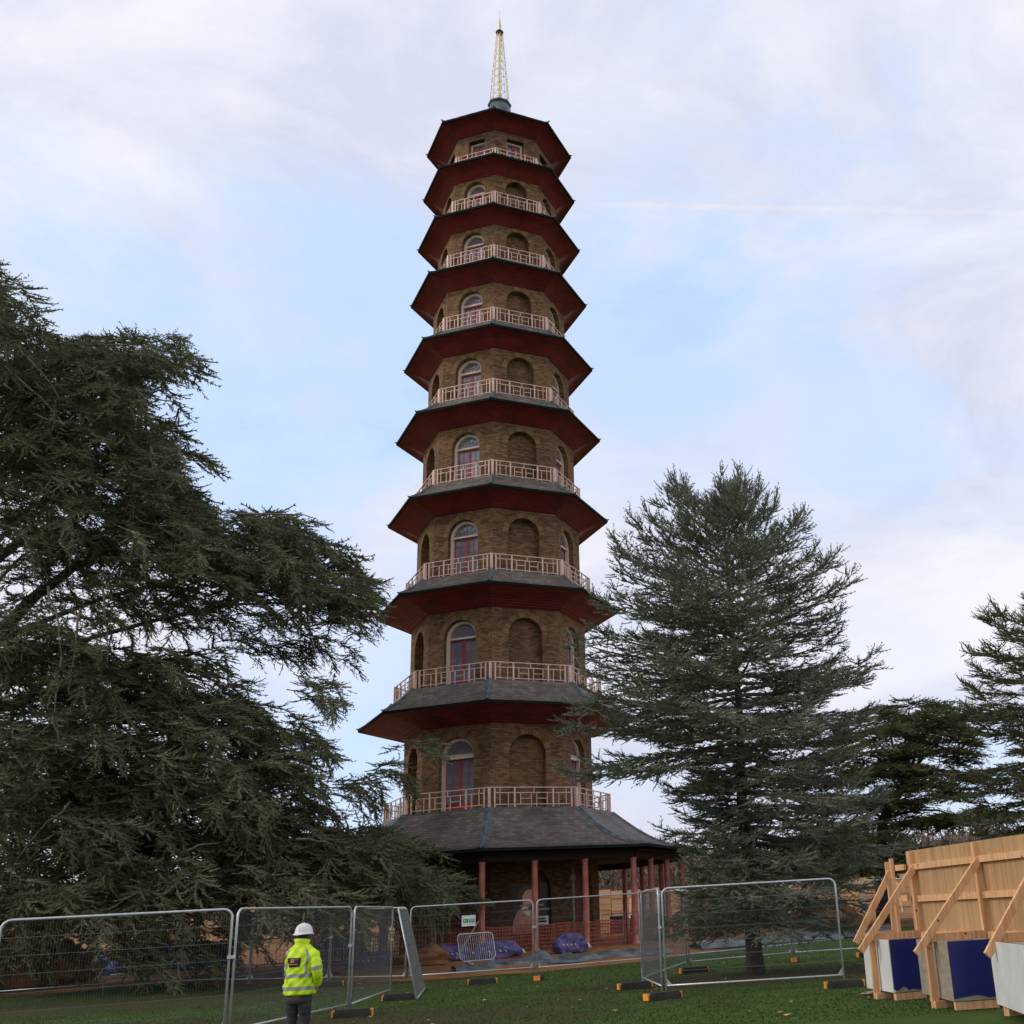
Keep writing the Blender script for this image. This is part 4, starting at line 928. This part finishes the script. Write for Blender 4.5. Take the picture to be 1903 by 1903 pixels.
# orange netting on posts just inside the portico columns
nt_=thing('orange_netting','orange plastic mesh barrier strung round the foot of the pagoda','netting',(PX,PY,PZ),PHI)
path=[oc(8.55,-2.6,0),oc(8.5,-2,0),oc(8.35,-1,0)*.92,oc(8.3,0,0)*.9,oc(8.35,1,0)*.9,oc(8.0,1.6,0)*.9]
b=MB(); 
for i in range(len(path)-1):
    a_,c_=path[i],path[i+1]; Ls=(c_-a_).length; n=int(Ls/.085)
    def top(u): return .98-.06*math.sin(PI*((u*Ls/1.6)%1))
    for k in range(n):
        u=(k+.5)/n; q=a_.lerp(c_,u); sl_=.04*math.sin(k*.9); b.bar(q,q+Vector((sl_,0,top(u))),.030,.008,up=(0,1,0))
    for zz in(.02,.16,.30,.44,.58,.72,.86,.96):
        m_=max(2,int(Ls/.5))
        for k in range(m_): u0,u1=k/m_,(k+1)/m_; b.bar(a_.lerp(c_,u0)+Vector((0,0,zz*top(u0))),a_.lerp(c_,u1)+Vector((0,0,zz*top(u1))),.008,.035)
b.obj('net_strands',M['net'],nt_)['kind']='stuff'
for i in range(len(path)-1):
    n=max(1,int((path[i+1]-path[i]).length/2.0))
    for k in range(n): q=MB(); p=path[i].lerp(path[i+1],k/n); q.bar(p-Vector((0,0,.1)),p+Vector((0,0,1.15)),.03); q.obj('net_post',M['dark'],nt_)

# ------------------------------------------------------------------ sacks, sheets, heaps
def lump(name,label,cat,p,dims,seed,m,group=None,rz=0,ties=True,amp=.30):
    rd=random.Random(seed); bm=bmesh.new(); bmesh.ops.create_icosphere(bm,subdivisions=4,radius=1)
    off=Vector((seed*3.1,seed*1.7,0))
    for v in bm.verts:
        n=mnoise.noise(v.co*1.6+off)*amp*1.3+mnoise.noise(v.co*5+off)*amp*.45+abs(mnoise.noise(v.co*3+off*2))*amp*.5
        c=v.co*(1+n); c.z=max(c.z,-.35); c=Vector((math.copysign(abs(c.x)**.75,c.x),math.copysign(abs(c.y)**.8,c.y),c.z)); v.co=Vector((c.x*dims[0]/2,c.y*dims[1]/2,(c.z+.35)*dims[2]/1.35))
    for f_ in bm.faces: f_.smooth=True
    me=bpy.data.meshes.new(name); bm.to_mesh(me); bm.free(); me.materials.append(m)
    if not ties:
        o=link(name,me,None,p,rz); return tag(o,label,cat,group)
    t=thing(name,label,cat,p,rz,group); link('bag',me,t)
    q=MB(); q.tube([(dims[0]/2*.95,0,dims[2]*.4),(dims[0]/2*1.12,.05,dims[2]*.45),(dims[0]/2*1.2,-.04,dims[2]*.2)],[.05,.03,.05],5); q.obj('white_tie',M['white'],t)
    q=MB()
    for k in range(4): q.tube([(dims[0]*(-.2+.12*k),-dims[1]*.50,dims[2]*.50),(dims[0]*(-.17+.12*k),-dims[1]*.52,dims[2]*.36)],.022,4)
    q.obj('white_print',M['white'],t)
    return t
def gp(x,y): return Vector((x,y,gz(x,y)+.03))
pk='purple plastic sacks lying round the pagoda'
lump('plastic_sack','large purple plastic sack upright by the third front column','sack',gp(-1.1,42.2),(1.15,.6,.60),1,M['purple'],pk)
lump('plastic_sack','long purple plastic sack lying right of the tipped crowd barrier','sack',gp(-3.6,41.8),(1.55,.6,.52),2,M['purple'],pk,.1)
lump('plastic_sack','purple and blue plastic sack behind the tipped crowd barrier','sack',gp(-5.2,41.9),(1.3,.7,.5),3,M['purple'],pk)
lump('plastic_sack','purple plastic sack seen through the edge-on fence panel','sack',gp(-7.9,41.2),(1.5,.8,.5),4,M['purple'],pk)
lump('plastic_sack','dark purple sack pile right behind the worker and the barrier','sack',gp(-9.6,44.2),(2.0,.9,.9),5,M['purple'],pk)
lump('plastic_sack','small purple sack with white tie beside the left barrier','sack',gp(-6.4,43.0),(.8,.6,.5),6,M['purple'],pk)
lump('blue_tarpaulin','crumpled bright blue tarpaulin under the great cedar, left','tarpaulin',gp(-16.2,47.0),(4.2,1.4,1.0),7,M['bluetarp'],ties=False,amp=.4)
lump('blue_tarpaulin','smaller blue tarpaulin heap left of the big blue one','tarpaulin',gp(-19.3,47.5),(1.6,1.0,.8),8,M['bluetarp'],ties=False,amp=.4)
lump('spoil_heap','orange brown spoil heap beyond the blue cedar trunk','heap',gp(6.0,52),(5.0,3.0,1.7),9,M['soil'],ties=False,amp=.45)
lump('spoil_heap','long low heap of dug soil behind the fence at the far left','heap',gp(-21.5,42.5),(7.0,3.0,1.5),10,M['soil'],ties=False,amp=.45)
lump('spoil_heap','reddish spoil heap right of the blue cedar trunk','heap',gp(9.0,50),(4.0,2.5,1.1),14,M['soil'],ties=False,amp=.45)
lump('spoil_heap','small mound of soil at the foot of the left front column','heap',gp(-6.1,40.9),(1.8,1.2,.45),15,M['soil'],ties=False,amp=.45)
def tarp(name,label,x0,y0,x1,y1,wd,seed):
    b=MB(); n,m_=44,9; a_=Vector((x0,y0,0)); c_=Vector((x1,y1,0)); dr=(c_-a_).normalized(); sd2=Vector((-dr.y,dr.x,0))
    for i in range(n+1):
        for j in range(m_+1):
            u=i/n; v=j/m_-.5; ww=wd*(.7+.5*mnoise.noise(Vector((u*5,seed,0)))); p=a_.lerp(c_,u)+sd2*v*ww
            h=.10+abs(mnoise.noise(Vector((p.x*1.3,p.y*2.2,seed))))*.36*(1-abs(2*v)**2)+abs(mnoise.noise(Vector((p.x*4,p.y*5,seed+5))))*.08
            b.v.append((p.x,p.y,gz(p.x,p.y)+h*(1 if 0<j<m_ else .35)))
    for i in range(n):
        for j in range(m_): k=i*(m_+1)+j; b.f.append((k,k+m_+1,k+m_+2,k+1)); b.sm.append(True)
    tag(b.obj(name,M['tarp']),label,'tarpaulin')
tarp('grey_tarpaulin','long rumpled grey tarpaulin on the soil before the portico',-4.6,37.6,2.2,39.6,1.6,1)
tarp('grey_tarpaulin','grey plastic sheet on the ground right of the blue cedar trunk',3.2,40.6,10.5,42.6,2.2,4)
tarp('grey_tarpaulin','dark sheet lying on the soil right behind the worker',-13.4,40.2,-8.4,38.2,1.2,8)
# odd timber and pipe left under the cedar
b=MB(); a_=at(205,1813,44.5); c_=at(318,1804,44.5); b.tube([a_,c_],.045,6); tag(b.obj('plastic_pipe',M['white']),'long white pipe lying before the blue tarpaulin under the cedar','pipe')
t=thing('crate','pale box with brown side under the great cedar at the left','box',at(140,1812,46)); b=MB(); b.box((0,0,.3),(.55,.5,.55)); b.obj('box_body',M['whitep'],t); b=MB(); b.box((-.42,0,.3),(.28,.5,.5)); b.obj('brown_side',M['pine'],t)
b=MB(); a_=at(848,1782,40.5); c_=at(889,1712,40.8); b.bar(a_,c_,.05,.05); tag(b.obj('timber_prop',M['greyw']),'thin timber pole leaning on the front left column','pole')
# poster of a man in profile with a text board under it
pt=thing('portrait_banner','tall banner with a painted man in profile by the pagoda wall','banner',at(984,1748,44.9),0)
Wp,Hp=1.35,2.05
b=MB(); b.box((0,0,Hp/2),(Wp,.03,Hp)); b.obj('board',mat('banner_dark_print',(.045,.032,.022),.6,var=.35,scale=2),pt)
def flat(name,pts,m,d): q=MB(); q.add([(x,-.016-d,z) for x,z in pts],[tuple(range(len(pts)))]); q.obj(name,m,pt)
mskin=mat('banner_skin_print',(.70,.38,.22),.6); mcoat=mat('banner_coat_print',(.50,.24,.18),.6,var=.3); mhair=mat('banner_hair_print',(.10,.06,.04),.6)
flat('coat',[(-.62,.25),(-.60,.7),(-.45,1.05),(-.2,1.22),(.05,1.1),(.2,.9),(.22,.25)],mcoat,.004)
flat('collar',[(-.30,1.15),(-.16,1.28),(.06,1.05),(.02,.86),(-.12,.92)],mat('banner_cravat_print',(.75,.64,.45),.6),.008)
flat('hair',[(-.40,1.5),(-.38,1.78),(-.2,1.95),(.05,1.97),(.2,1.86),(.1,1.75),(-.15,1.6),(-.25,1.3)],mhair,.006)
flat('face',[(-.22,1.25),(-.26,1.6),(-.12,1.8),(.12,1.84),(.2,1.68),(.23,1.58),(.28,1.50),(.22,1.46),(.22,1.36),(.15,1.24),(-.02,1.18)],mskin,.010)
flat('text_board',[(.15,.5),(.72,.5),(.72,.85),(.15,.85)],M['whitep'],.012)
for k,(z,wd) in enumerate(((1.22,.9),(1.06,1.1),(.72,.4),(.62,.45))):
    x0=-.35 if k<2 else .2; flat('text_line',[(x0+wd*i_,z+dz_) for i_,dz_ in((0,0),(1,0),(1,.07),(0,.07))],M['greyp'] if k<2 else M['black'],.014)
# downpipes on the ground-storey wall
for x in (1067,835):
    p=at(x,1745,46.6); b=MB(); b.tube([(p.x,46.6,PZ),(p.x,46.6,PZ+3.3)],.06,8); b.box((p.x,46.6,PZ+2.6),(.2,.2,.2)); tag(b.obj('post',M['greyw']),'pale grey post standing inside the portico '+('behind the third front column' if x>1000 else 'left of the front corner column'),'post')

# ------------------------------------------------------------------ near timber hoarding
WL=at(1693,1582,20.4); WRt=at(1903,1551,16.7); wd_=Vector((WRt.x-WL.x,WRt.y-WL.y,0)).normalized(); wn=Vector((-wd_.y,wd_.x,0)); 
if wn.x>0: wn=-wn
H0=Vector((WL.x,WL.y,0)); ZT=2.42; Z0=1.0
ho=thing('timber_hoarding','back of a tall pale plywood hoarding propped with pine braces, right edge','hoarding',(0,0,0))
def hp(s,n,z): return H0+wd_*s+wn*n+Vector((0,0,z))
for k in range(6):
    s0=-.25+k*1.22; b=MB(); vs=[hp(s,n,z) for z in(Z0-.08,ZT) for s,n in((s0,-.01),(s0+1.215,-.01),(s0+1.215,-.03),(s0,-.03))]
    b.add(vs,[(0,1,5,4),(1,2,6,5),(2,3,7,6),(3,0,4,7),(4,5,6,7),(3,2,1,0)]); b.obj('plywood_sheet',M['ply'],ho)
legs=[hit(1634,1857),hit(1743,1874),hit(1880,1888)]
# rails along the wall
def seg_between(s0,s1,n,z,w_,h_,name='rail',m='pine',par=None):
    b=MB(); b.bar(hp(s0,n,z),hp(s1,n,z),w_,h_); return b.obj(name,M[m],par or ho)
FS=[(Vector((p.x,p.y,0))-H0).dot(wd_) for p in legs]+[ (Vector((legs[2].x,legs[2].y,0))-H0).dot(wd_)+2.1]
FN=[(Vector((p.x,p.y,0))-H0).dot(wn) for p in legs]+[1.0]
print('frames',FS,FN)
bounds=[-.25]+[ (f) for f in FS]+[FS[-1]+1]
for z in(2.14,1.60,Z0-.0):
    for i in range(len(FS)-1):
        seg_between(FS[i]+.065,FS[i+1]-.065,.025,z,.07,.10 if z!=Z0 else .12)
for i,(fs,fn) in enumerate(zip(FS,FN)):
    g=gz(0,18)
    b=MB(); b.bar(hp(fs,.035,g),hp(fs,.035,ZT-.02),.12,.07,up=tuple(wd_)); b.obj('stud',M['pine'],ho)
    b=MB(); b.bar(hp(fs,0.08,Z0+.02),hp(fs,fn+.12,Z0+.02),.06,.12); b.obj('outrigger',M['pine'],ho)
    b=MB(); b.bar(hp(fs-.06,fn,g-.02),hp(fs-.06,fn,Z0+.10),.06,.11,up=tuple(wn)); b.obj('leg',M['pine'],ho)
    b=MB(); p1=hp(fs+.07,.03,2.14); p2=hp(fs+.07,fn+.28,Z0-.27+.08); b.bar(p1,p2,.055,.115); b.obj('brace',M['pine'],ho)
    b=MB(); b.bar(hp(fs,-.1,g+.05),hp(fs,fn+.05,g+.05),.08,.10); b.obj('sole_plate',M['pine'],ho)
# return end panel past the first frame
b=MB(); b.bar(hp(-.55,.15,.9),hp(-.55,.15,ZT-.1),.06,.10); b.obj('stud',M['pine'],ho)
b=MB(); b.bar(hp(-.75,.15,1.0),hp(-.75,.15,ZT-.15),.06,.10); b.obj('stud',M['pine'],ho)
b=MB(); b.bar(hp(-.60,.16,2.1),hp(-.62,.98,.92),.055,.11); b.obj('brace',M['pine'],ho)
for z in(2.15,1.62): b=MB(); b.bar(hp(-.8,.12,z),hp(-.2,.06,z),.05,.10); b.obj('rail',M['pine'],ho)
b=MB(); b.bar(hp(-.62,.1,1.04),hp(-.62,.88,1.02),.06,.11); b.obj('outrigger',M['pine'],ho)
# boxes between the frames
def ballast(c0,c1,c2,label,sidem,blue=True):
    """c0 far left, c1 near left, c2 near right corner on the ground"""
    g=gz(0,18)+.13; d=c2-c1; c3=c0+d; Ht=.82
    t=thing('ballast_box',label,'ballast box',(c1.x,c1.y,0),0,'ballast boxes under the near hoarding')
    o=Vector((c1.x,c1.y,0)); P_=[Vector((p.x,p.y,0))-o for p in(c0,c1,c2,c3)]
    def quadbox(A,B,z0,z1,th,name,m):
        dd=(B-A).normalized(); nn=Vector((dd.y,-dd.x,0)); 
        if name and (A+B).length>0: pass
        q=MB(); vs=[p+nn*n_+Vector((0,0,z)) for z in(z0,z1) for p,n_ in((A,0),(B,0),(B,-th),(A,-th))]
        q.add(vs,[(0,1,5,4),(1,2,6,5),(2,3,7,6),(3,0,4,7),(4,5,6,7),(3,2,1,0)]); return q.obj(name,m,t)
    quadbox(P_[0],P_[1],g,g+Ht,.03,'side_board',M[sidem])
    A,B=P_[1],P_[2]
    if blue:
        quadbox(A,B,g,g+Ht,.03,'end_board',M['greyw'])
        # blue film, ragged along its bottom edge
        dd=(B-A); n_=12; q=MB(); nn=Vector((dd.y,-dd.x,0)).normalized()*.004; top_=[];bot=[]
        for i in range(n_+1):
            u=.0+i/n_*.97; top_.append(A+dd*u+nn+Vector((0,0,g+Ht))); bot.append(A+dd*u+nn+Vector((0,0,g+.02+.10*abs(mnoise.noise(Vector((u*3.1,len(label),.5)))))))
        for i in range(n_): q.add([bot[i],bot[i+1],top_[i+1],top_[i]],[(0,1,2,3)])
        q.obj('blue_film',M['bluep'],t)
    else: quadbox(A,B,g,g+Ht,.03,'end_board',M['whitep'])
    quadbox(P_[2],P_[3],g,g+Ht,.03,'side_board',M['greyw']); quadbox(P_[3],P_[0],g,g+Ht,.03,'end_board',M['greyw'])
    q=MB(); q.add([p+Vector((0,0,g+Ht-.02)) for p in P_],[(0,1,2,3)]); q.obj('top_board',M['greyw'],t)
    q=MB(); q.bar(P_[1]+Vector((.02,.06,g-.065)),P_[2]+Vector((0,.06,g-.065)),.10,.11); q.obj('bearer',M['pine'],t)
    q=MB(); q.bar(P_[0]+Vector((.1,-.1,g-.065)),P_[3]+Vector((0,-.1,g-.065)),.10,.11); q.obj('bearer',M['pine'],t)
def gp2(px,py): p=hit(px,py); return Vector((p.x,p.y,0))
def fr2(s,n): q=hp(s,n,0); return Vector((q.x,q.y,0))
ballast(gp2(1613,1850),gp2(1664,1861),gp2(1722,1856),'blue ended ballast box with white side, farthest from the camera','whitep')
ballast(gp2(1716,1862),gp2(1776,1880),gp2(1858,1874),'blue ended ballast box with grey plywood side, middle of the three','greyw')
ballast(gp2(1856,1885),gp2(1925,1915),gp2(2000,1905),'white ballast box cut off by the right edge of the frame','whitep',False)
# red and white tape on the grass
b=MB(); rd=random.Random(4); p=hit(1600,1850)
for k in range(5):
    q=Vector((p.x,p.y,gz(p.x,p.y)+.03)); pts=[q]
    for i in range(6): q=q+Vector((.09+rd.uniform(-.03,.03),rd.uniform(-.12,.12),rd.uniform(-.01,.03))); pts.append(q)
    for i in range(6): b.bar(pts[i],pts[i+1],.035,.006)
tag(b.obj('barrier_tape',mat('red_white_tape',(.55,.12,.08),.5,var=.1,scale=7,col2=(.8,.75,.7))),'crumpled red and white tape on the grass beside the ballast box','tape')

# ------------------------------------------------------------------ the worker
def person():
    px=at(563,1730,18.2).x; base=Vector((px,18.2,gz(0,18.2))); az=-.36
    t=thing('person','person seen from behind in a yellow high visibility jacket and white hard hat','person',base,az); t.scale=(.93,.93,.985)
    # body: one skinned figure (x right, y forward, z up)
    J=[(0,0,.90),(0,.0,1.08),(0,-.01,1.30),(0,.0,1.42),(0,.01,1.50),(0,.03,1.60),(0,.03,1.70)]
    Rd=[(.16,.12),(.15,.11),(.15,.10),(.09,.07),(.05,.05),(.075,.09),(.06,.07)]
    E=[(i,i+1) for i in range(6)]
    def chain(start,pts,rads):
        prev=start
        for p,r in zip(pts,rads): J.append(p); Rd.append(r); E.append((prev,len(J)-1)); prev=len(J)-1
        return prev
    hl=chain(3,[(-.14,0,1.355),(-.215,.04,1.22),(-.22,.11,1.12),(-.12,.28,1.12),(-.05,.33,1.14)],[(.06,.06),(.05,.05),(.045,.045),(.03,.03),(.035,.02)])
    hr=chain(3,[(.14,0,1.355),(.27,-.02,1.20),(.31,-.05,1.08),(.25,.08,.90),(.22,.12,.83)],[(.06,.06),(.05,.05),(.045,.045),(.03,.03),(.035,.02)])
    for h,d in((hl,Vector((.6,.6,.3))),(hr,Vector((-.2,.35,-.9)))):
        for k in range(4):
            p=Vector(J[h])+Vector((0,0,.024*(1.5-k)))+d*.035; q=p+d*(.04 if k<3 else .03); r2=q+Vector((d.x*.02,d.y*.02,-.02))
            chain(h,[tuple(p),tuple(q),tuple(r2)],[(.009,.009)]*3)
        p=Vector(J[h])+Vector((0,-.02,.03)); chain(h,[tuple(p),tuple(p+d*.03+Vector((0,0,.02)))],[(.010,.010),(.009,.009)])
    for s in(-1,1): chain(0,[(s*.10,0,.84),(s*.12,.01,.48),(s*.13,-.02,.09),(s*.14,.06,.04),(s*.15,.15,.035)],[(.085,.085),(.058,.058),(.04,.04),(.04,.035),(.035,.025)])
    me=bpy.data.meshes.new('body'); me.from_pydata(J,E,[]); me.materials.append(M['skin'])
    bo=link('body',me,t); sm=bo.modifiers.new('skin','SKIN'); 
    for v,r in zip(me.skin_vertices[0].data,Rd): v.radius=r
    me.skin_vertices[0].data[0].use_root=True; ss=bo.modifiers.new('sub','SUBSURF'); ss.levels=2; ss.render_levels=2
    # face
    f=MB(); f.lathe([(.0,-.03),(.018,-.02),(.02,0),(.0,.03)],8,(0,.125,1.62)); f.obj('nose',M['skin'],bo)
    for s in(-1,1): q=MB(); q.lathe([(0,-.03),(.018,-.012),(.02,.012),(0,.03)],8,(s*.083,.03,1.62)); q.obj('ear',M['skin'],bo)
    for s in(-1,1): q=MB(); q.lathe([(0,-.010),(.012,0),(0,.010)],8,(s*.032,.108,1.645)); q.obj('eye',M['dark'],bo)
    q=MB(); q.box((0,.118,1.575),(.05,.01,.008)); q.obj('mouth',M['red'],bo)
    # hair at the nape
    q=MB(); q.loft([[(.088*math.cos(a)*k,.02+.10*math.sin(a)*k,z) for a in np.linspace(PI*.98,2*PI*1.01,14)]+[(.06*math.cos(a)*k,.02+.05*math.sin(a)*k,z) for a in np.linspace(2*PI,PI,14)] for z,k in((1.515,.72),(1.56,.95),(1.62,1.02),(1.66,1.0))]); q.obj('hair',M['hair'],t)
    # hard hat
    q=MB(); rings=[]
    for z,rx,ry in((1.60,.160,.195),(1.61,.157,.19),(1.618,.138,.160),(1.66,.134,.157),(1.705,.120,.142),(1.740,.096,.116),(1.762,.062,.076),(1.771,.025,.03),(1.772,.005,.006)):
        rings.append([(rx*math.cos(a),.02+(ry if math.sin(a)>0 else ry*.92)*math.sin(a),z+(.012*abs(math.cos(a)) if z<1.63 else 0)) for a in np.linspace(0,2*PI,25)[:-1]])
    q.loft(rings); q.tube([(0,-.115,1.68),(0,-.085,1.735),(0,-.03,1.765),(0,.03,1.768),(0,.10,1.745),(0,.15,1.69)],.012,6); q.obj('hard_hat',M['helmet'],t)
    # jacket
    def JS(a,z,k=1.0):
        zz=[.76,.80,.92,1.02,1.12,1.24,1.34,1.40,1.44,1.47]; rx=[.235,.245,.245,.24,.245,.255,.245,.205,.15,.10]; ry=[.165,.17,.17,.165,.165,.165,.15,.13,.115,.09]
        X=np.interp(z,zz,rx); Yy=np.interp(z,zz,ry)
        fold=.013*math.sin(5*a+z*24)+.010*math.sin(9*a-z*37+2*math.sin(z*9))+.006*math.sin(17*a+z*60)
        c,s=math.cos(a),math.sin(a); ex=.82
        return Vector(((X+fold)*k*math.copysign(abs(c)**ex,c),(Yy+fold)*k*math.copysign(abs(s)**ex,s),z))
    zs_=list(np.linspace(.76,1.47,30)); n=40
    q=MB(); q.loft([[JS(2*PI*i/n,z) for i in range(n)] for z in zs_],cap=True); jk=q.obj('jacket',M['hivis'],t)
    # collar
    q=MB(); q.loft([[(rx*math.cos(a),.0+ry*math.sin(a),z+(-.02*math.sin(a))) for a in np.linspace(0,2*PI,25)[:-1]] for z,rx,ry in((1.41,.15,.125),(1.44,.125,.118),(1.49,.112,.115),(1.535,.128,.130),(1.525,.115,.118),(1.45,.10,.10))],cap=False); q.obj('collar',M['hivis'],jk)
    # sleeves
    def limb(name,pts,rads,m,par,n=14,wr=.006):
        q=MB(); P2=[];R2=[]
        for i in range(len(pts)-1):
            for k in range(6):
                u=k/6; P2.append(Vector(pts[i]).lerp(Vector(pts[i+1]),u)); R2.append((rads[i]*(1-u)+rads[i+1]*u)+wr*math.sin(len(P2)*1.9))
        P2.append(Vector(pts[-1])); R2.append(rads[-1]); q.tube(P2,R2,n); return q.obj(name,m,par)
    limb('sleeve',[(.135,0,1.375),(.245,-.02,1.31),(.31,-.04,1.16),(.325,-.03,1.06),(.27,.07,.95),(.23,.10,.90)],[.060,.086,.088,.082,.075,.07],M['hivis'],jk)
    limb('sleeve',[(-.135,0,1.375),(-.21,.03,1.30),(-.225,.09,1.17),(-.205,.15,1.10),(-.11,.28,1.13)],[.060,.078,.072,.07,.058],M['hivis'],jk)
    # reflective tape
    def tband(z0,z1,k=1.035):
        q=MB(); q.loft([[JS(2*PI*i/n,z,k) for i in range(n)] for z in np.linspace(z0,z1,4)],cap=False); q.obj('reflective_band',M['silver'],jk)
    tband(1.005,1.055); tband(.83,.88)
    def patch(name,a0,a1,z0,z1,m,k,na=8,nz=10):
        q=MB(); rows=[[JS(a0+(a1-a0)*i/na,z0+(z1-z0)*j/nz,k) for i in range(na+1)] for j in range(nz+1)]
        vs=[p for r in rows for p in r]; q.add(vs,[(j*(na+1)+i,j*(na+1)+i+1,(j+1)*(na+1)+i+1,(j+1)*(na+1)+i) for j in range(nz) for i in range(na)],smooth=True); return q.obj(name,m,jk)
    # back is toward -y: angle -pi/2
    for s in(-1,1):
        a=-PI/2+s*.78; patch('reflective_strap',a-.10,a+.10,1.05,1.40,M['silver'],1.04)
    for sgn,c0,c1,rr in((1,(.312,-.04,1.155),(.318,-.035,1.105),.097),(-1,(-.224,.085,1.19),(-.222,.105,1.15),.080)):
        q=MB(); q.tube([c0,c1],[rr,rr*.98],14,cap=False); q.obj('reflective_cuff',M['silver'],jk)
    lp_=patch('logo_patch',-PI/2-.42,-PI/2+.30,1.155,1.285,M['black'],1.06)
    a=-PI/2-.06; c=JS(a,1.245,1.06)+Vector((0,-.016,0))
    q=MB(); m_=16; vs=[(c.x+r*math.cos(2*PI*i/m_),c.y-.002,c.z+r*math.sin(2*PI*i/m_)) for r in(.028,.012) for i in range(m_)]; q.add(vs,[(i,(i+1)%m_,m_+(i+1)%m_,m_+i) for i in range(m_)]); q.obj('logo_ring',M['orangep'],lp_)
    q=MB(); 
    for i in range(8): q.box((c.x-.085+.024*i,c.y-.004,1.192),(.017,.003,.012))
    q.obj('logo_lettering',M['orangep'],lp_)
    # brown layer under the jacket, trousers, boots
    q=MB(); q.loft([[(rx*math.cos(2*PI*i/28),ry*math.sin(2*PI*i/28),z) for i in range(28)] for z,rx,ry in((.64,.205,.15),(.70,.21,.155),(.80,.20,.14))]); q.obj('fleece_hem',M['brownc'],t)
    for s in(-1,1):
        limb('trouser_leg',[(s*.10,0,.80),(s*.105,0,.60),(s*.115,.01,.46),(s*.125,-.01,.25),(s*.13,-.02,.06)],[.115,.105,.085,.08,.078],M['trouser'],t,wr=.004)
        q=MB(); q.loft([[(s*.14+rx*math.cos(2*PI*i/16),.05+ry*math.sin(2*PI*i/16),z) for i in range(16)] for z,rx,ry in((-.0,.055,.145),(.04,.055,.145),(.075,.05,.12),(.10,.045,.07))]); q.obj('boot',M['rubber'],t)
person()
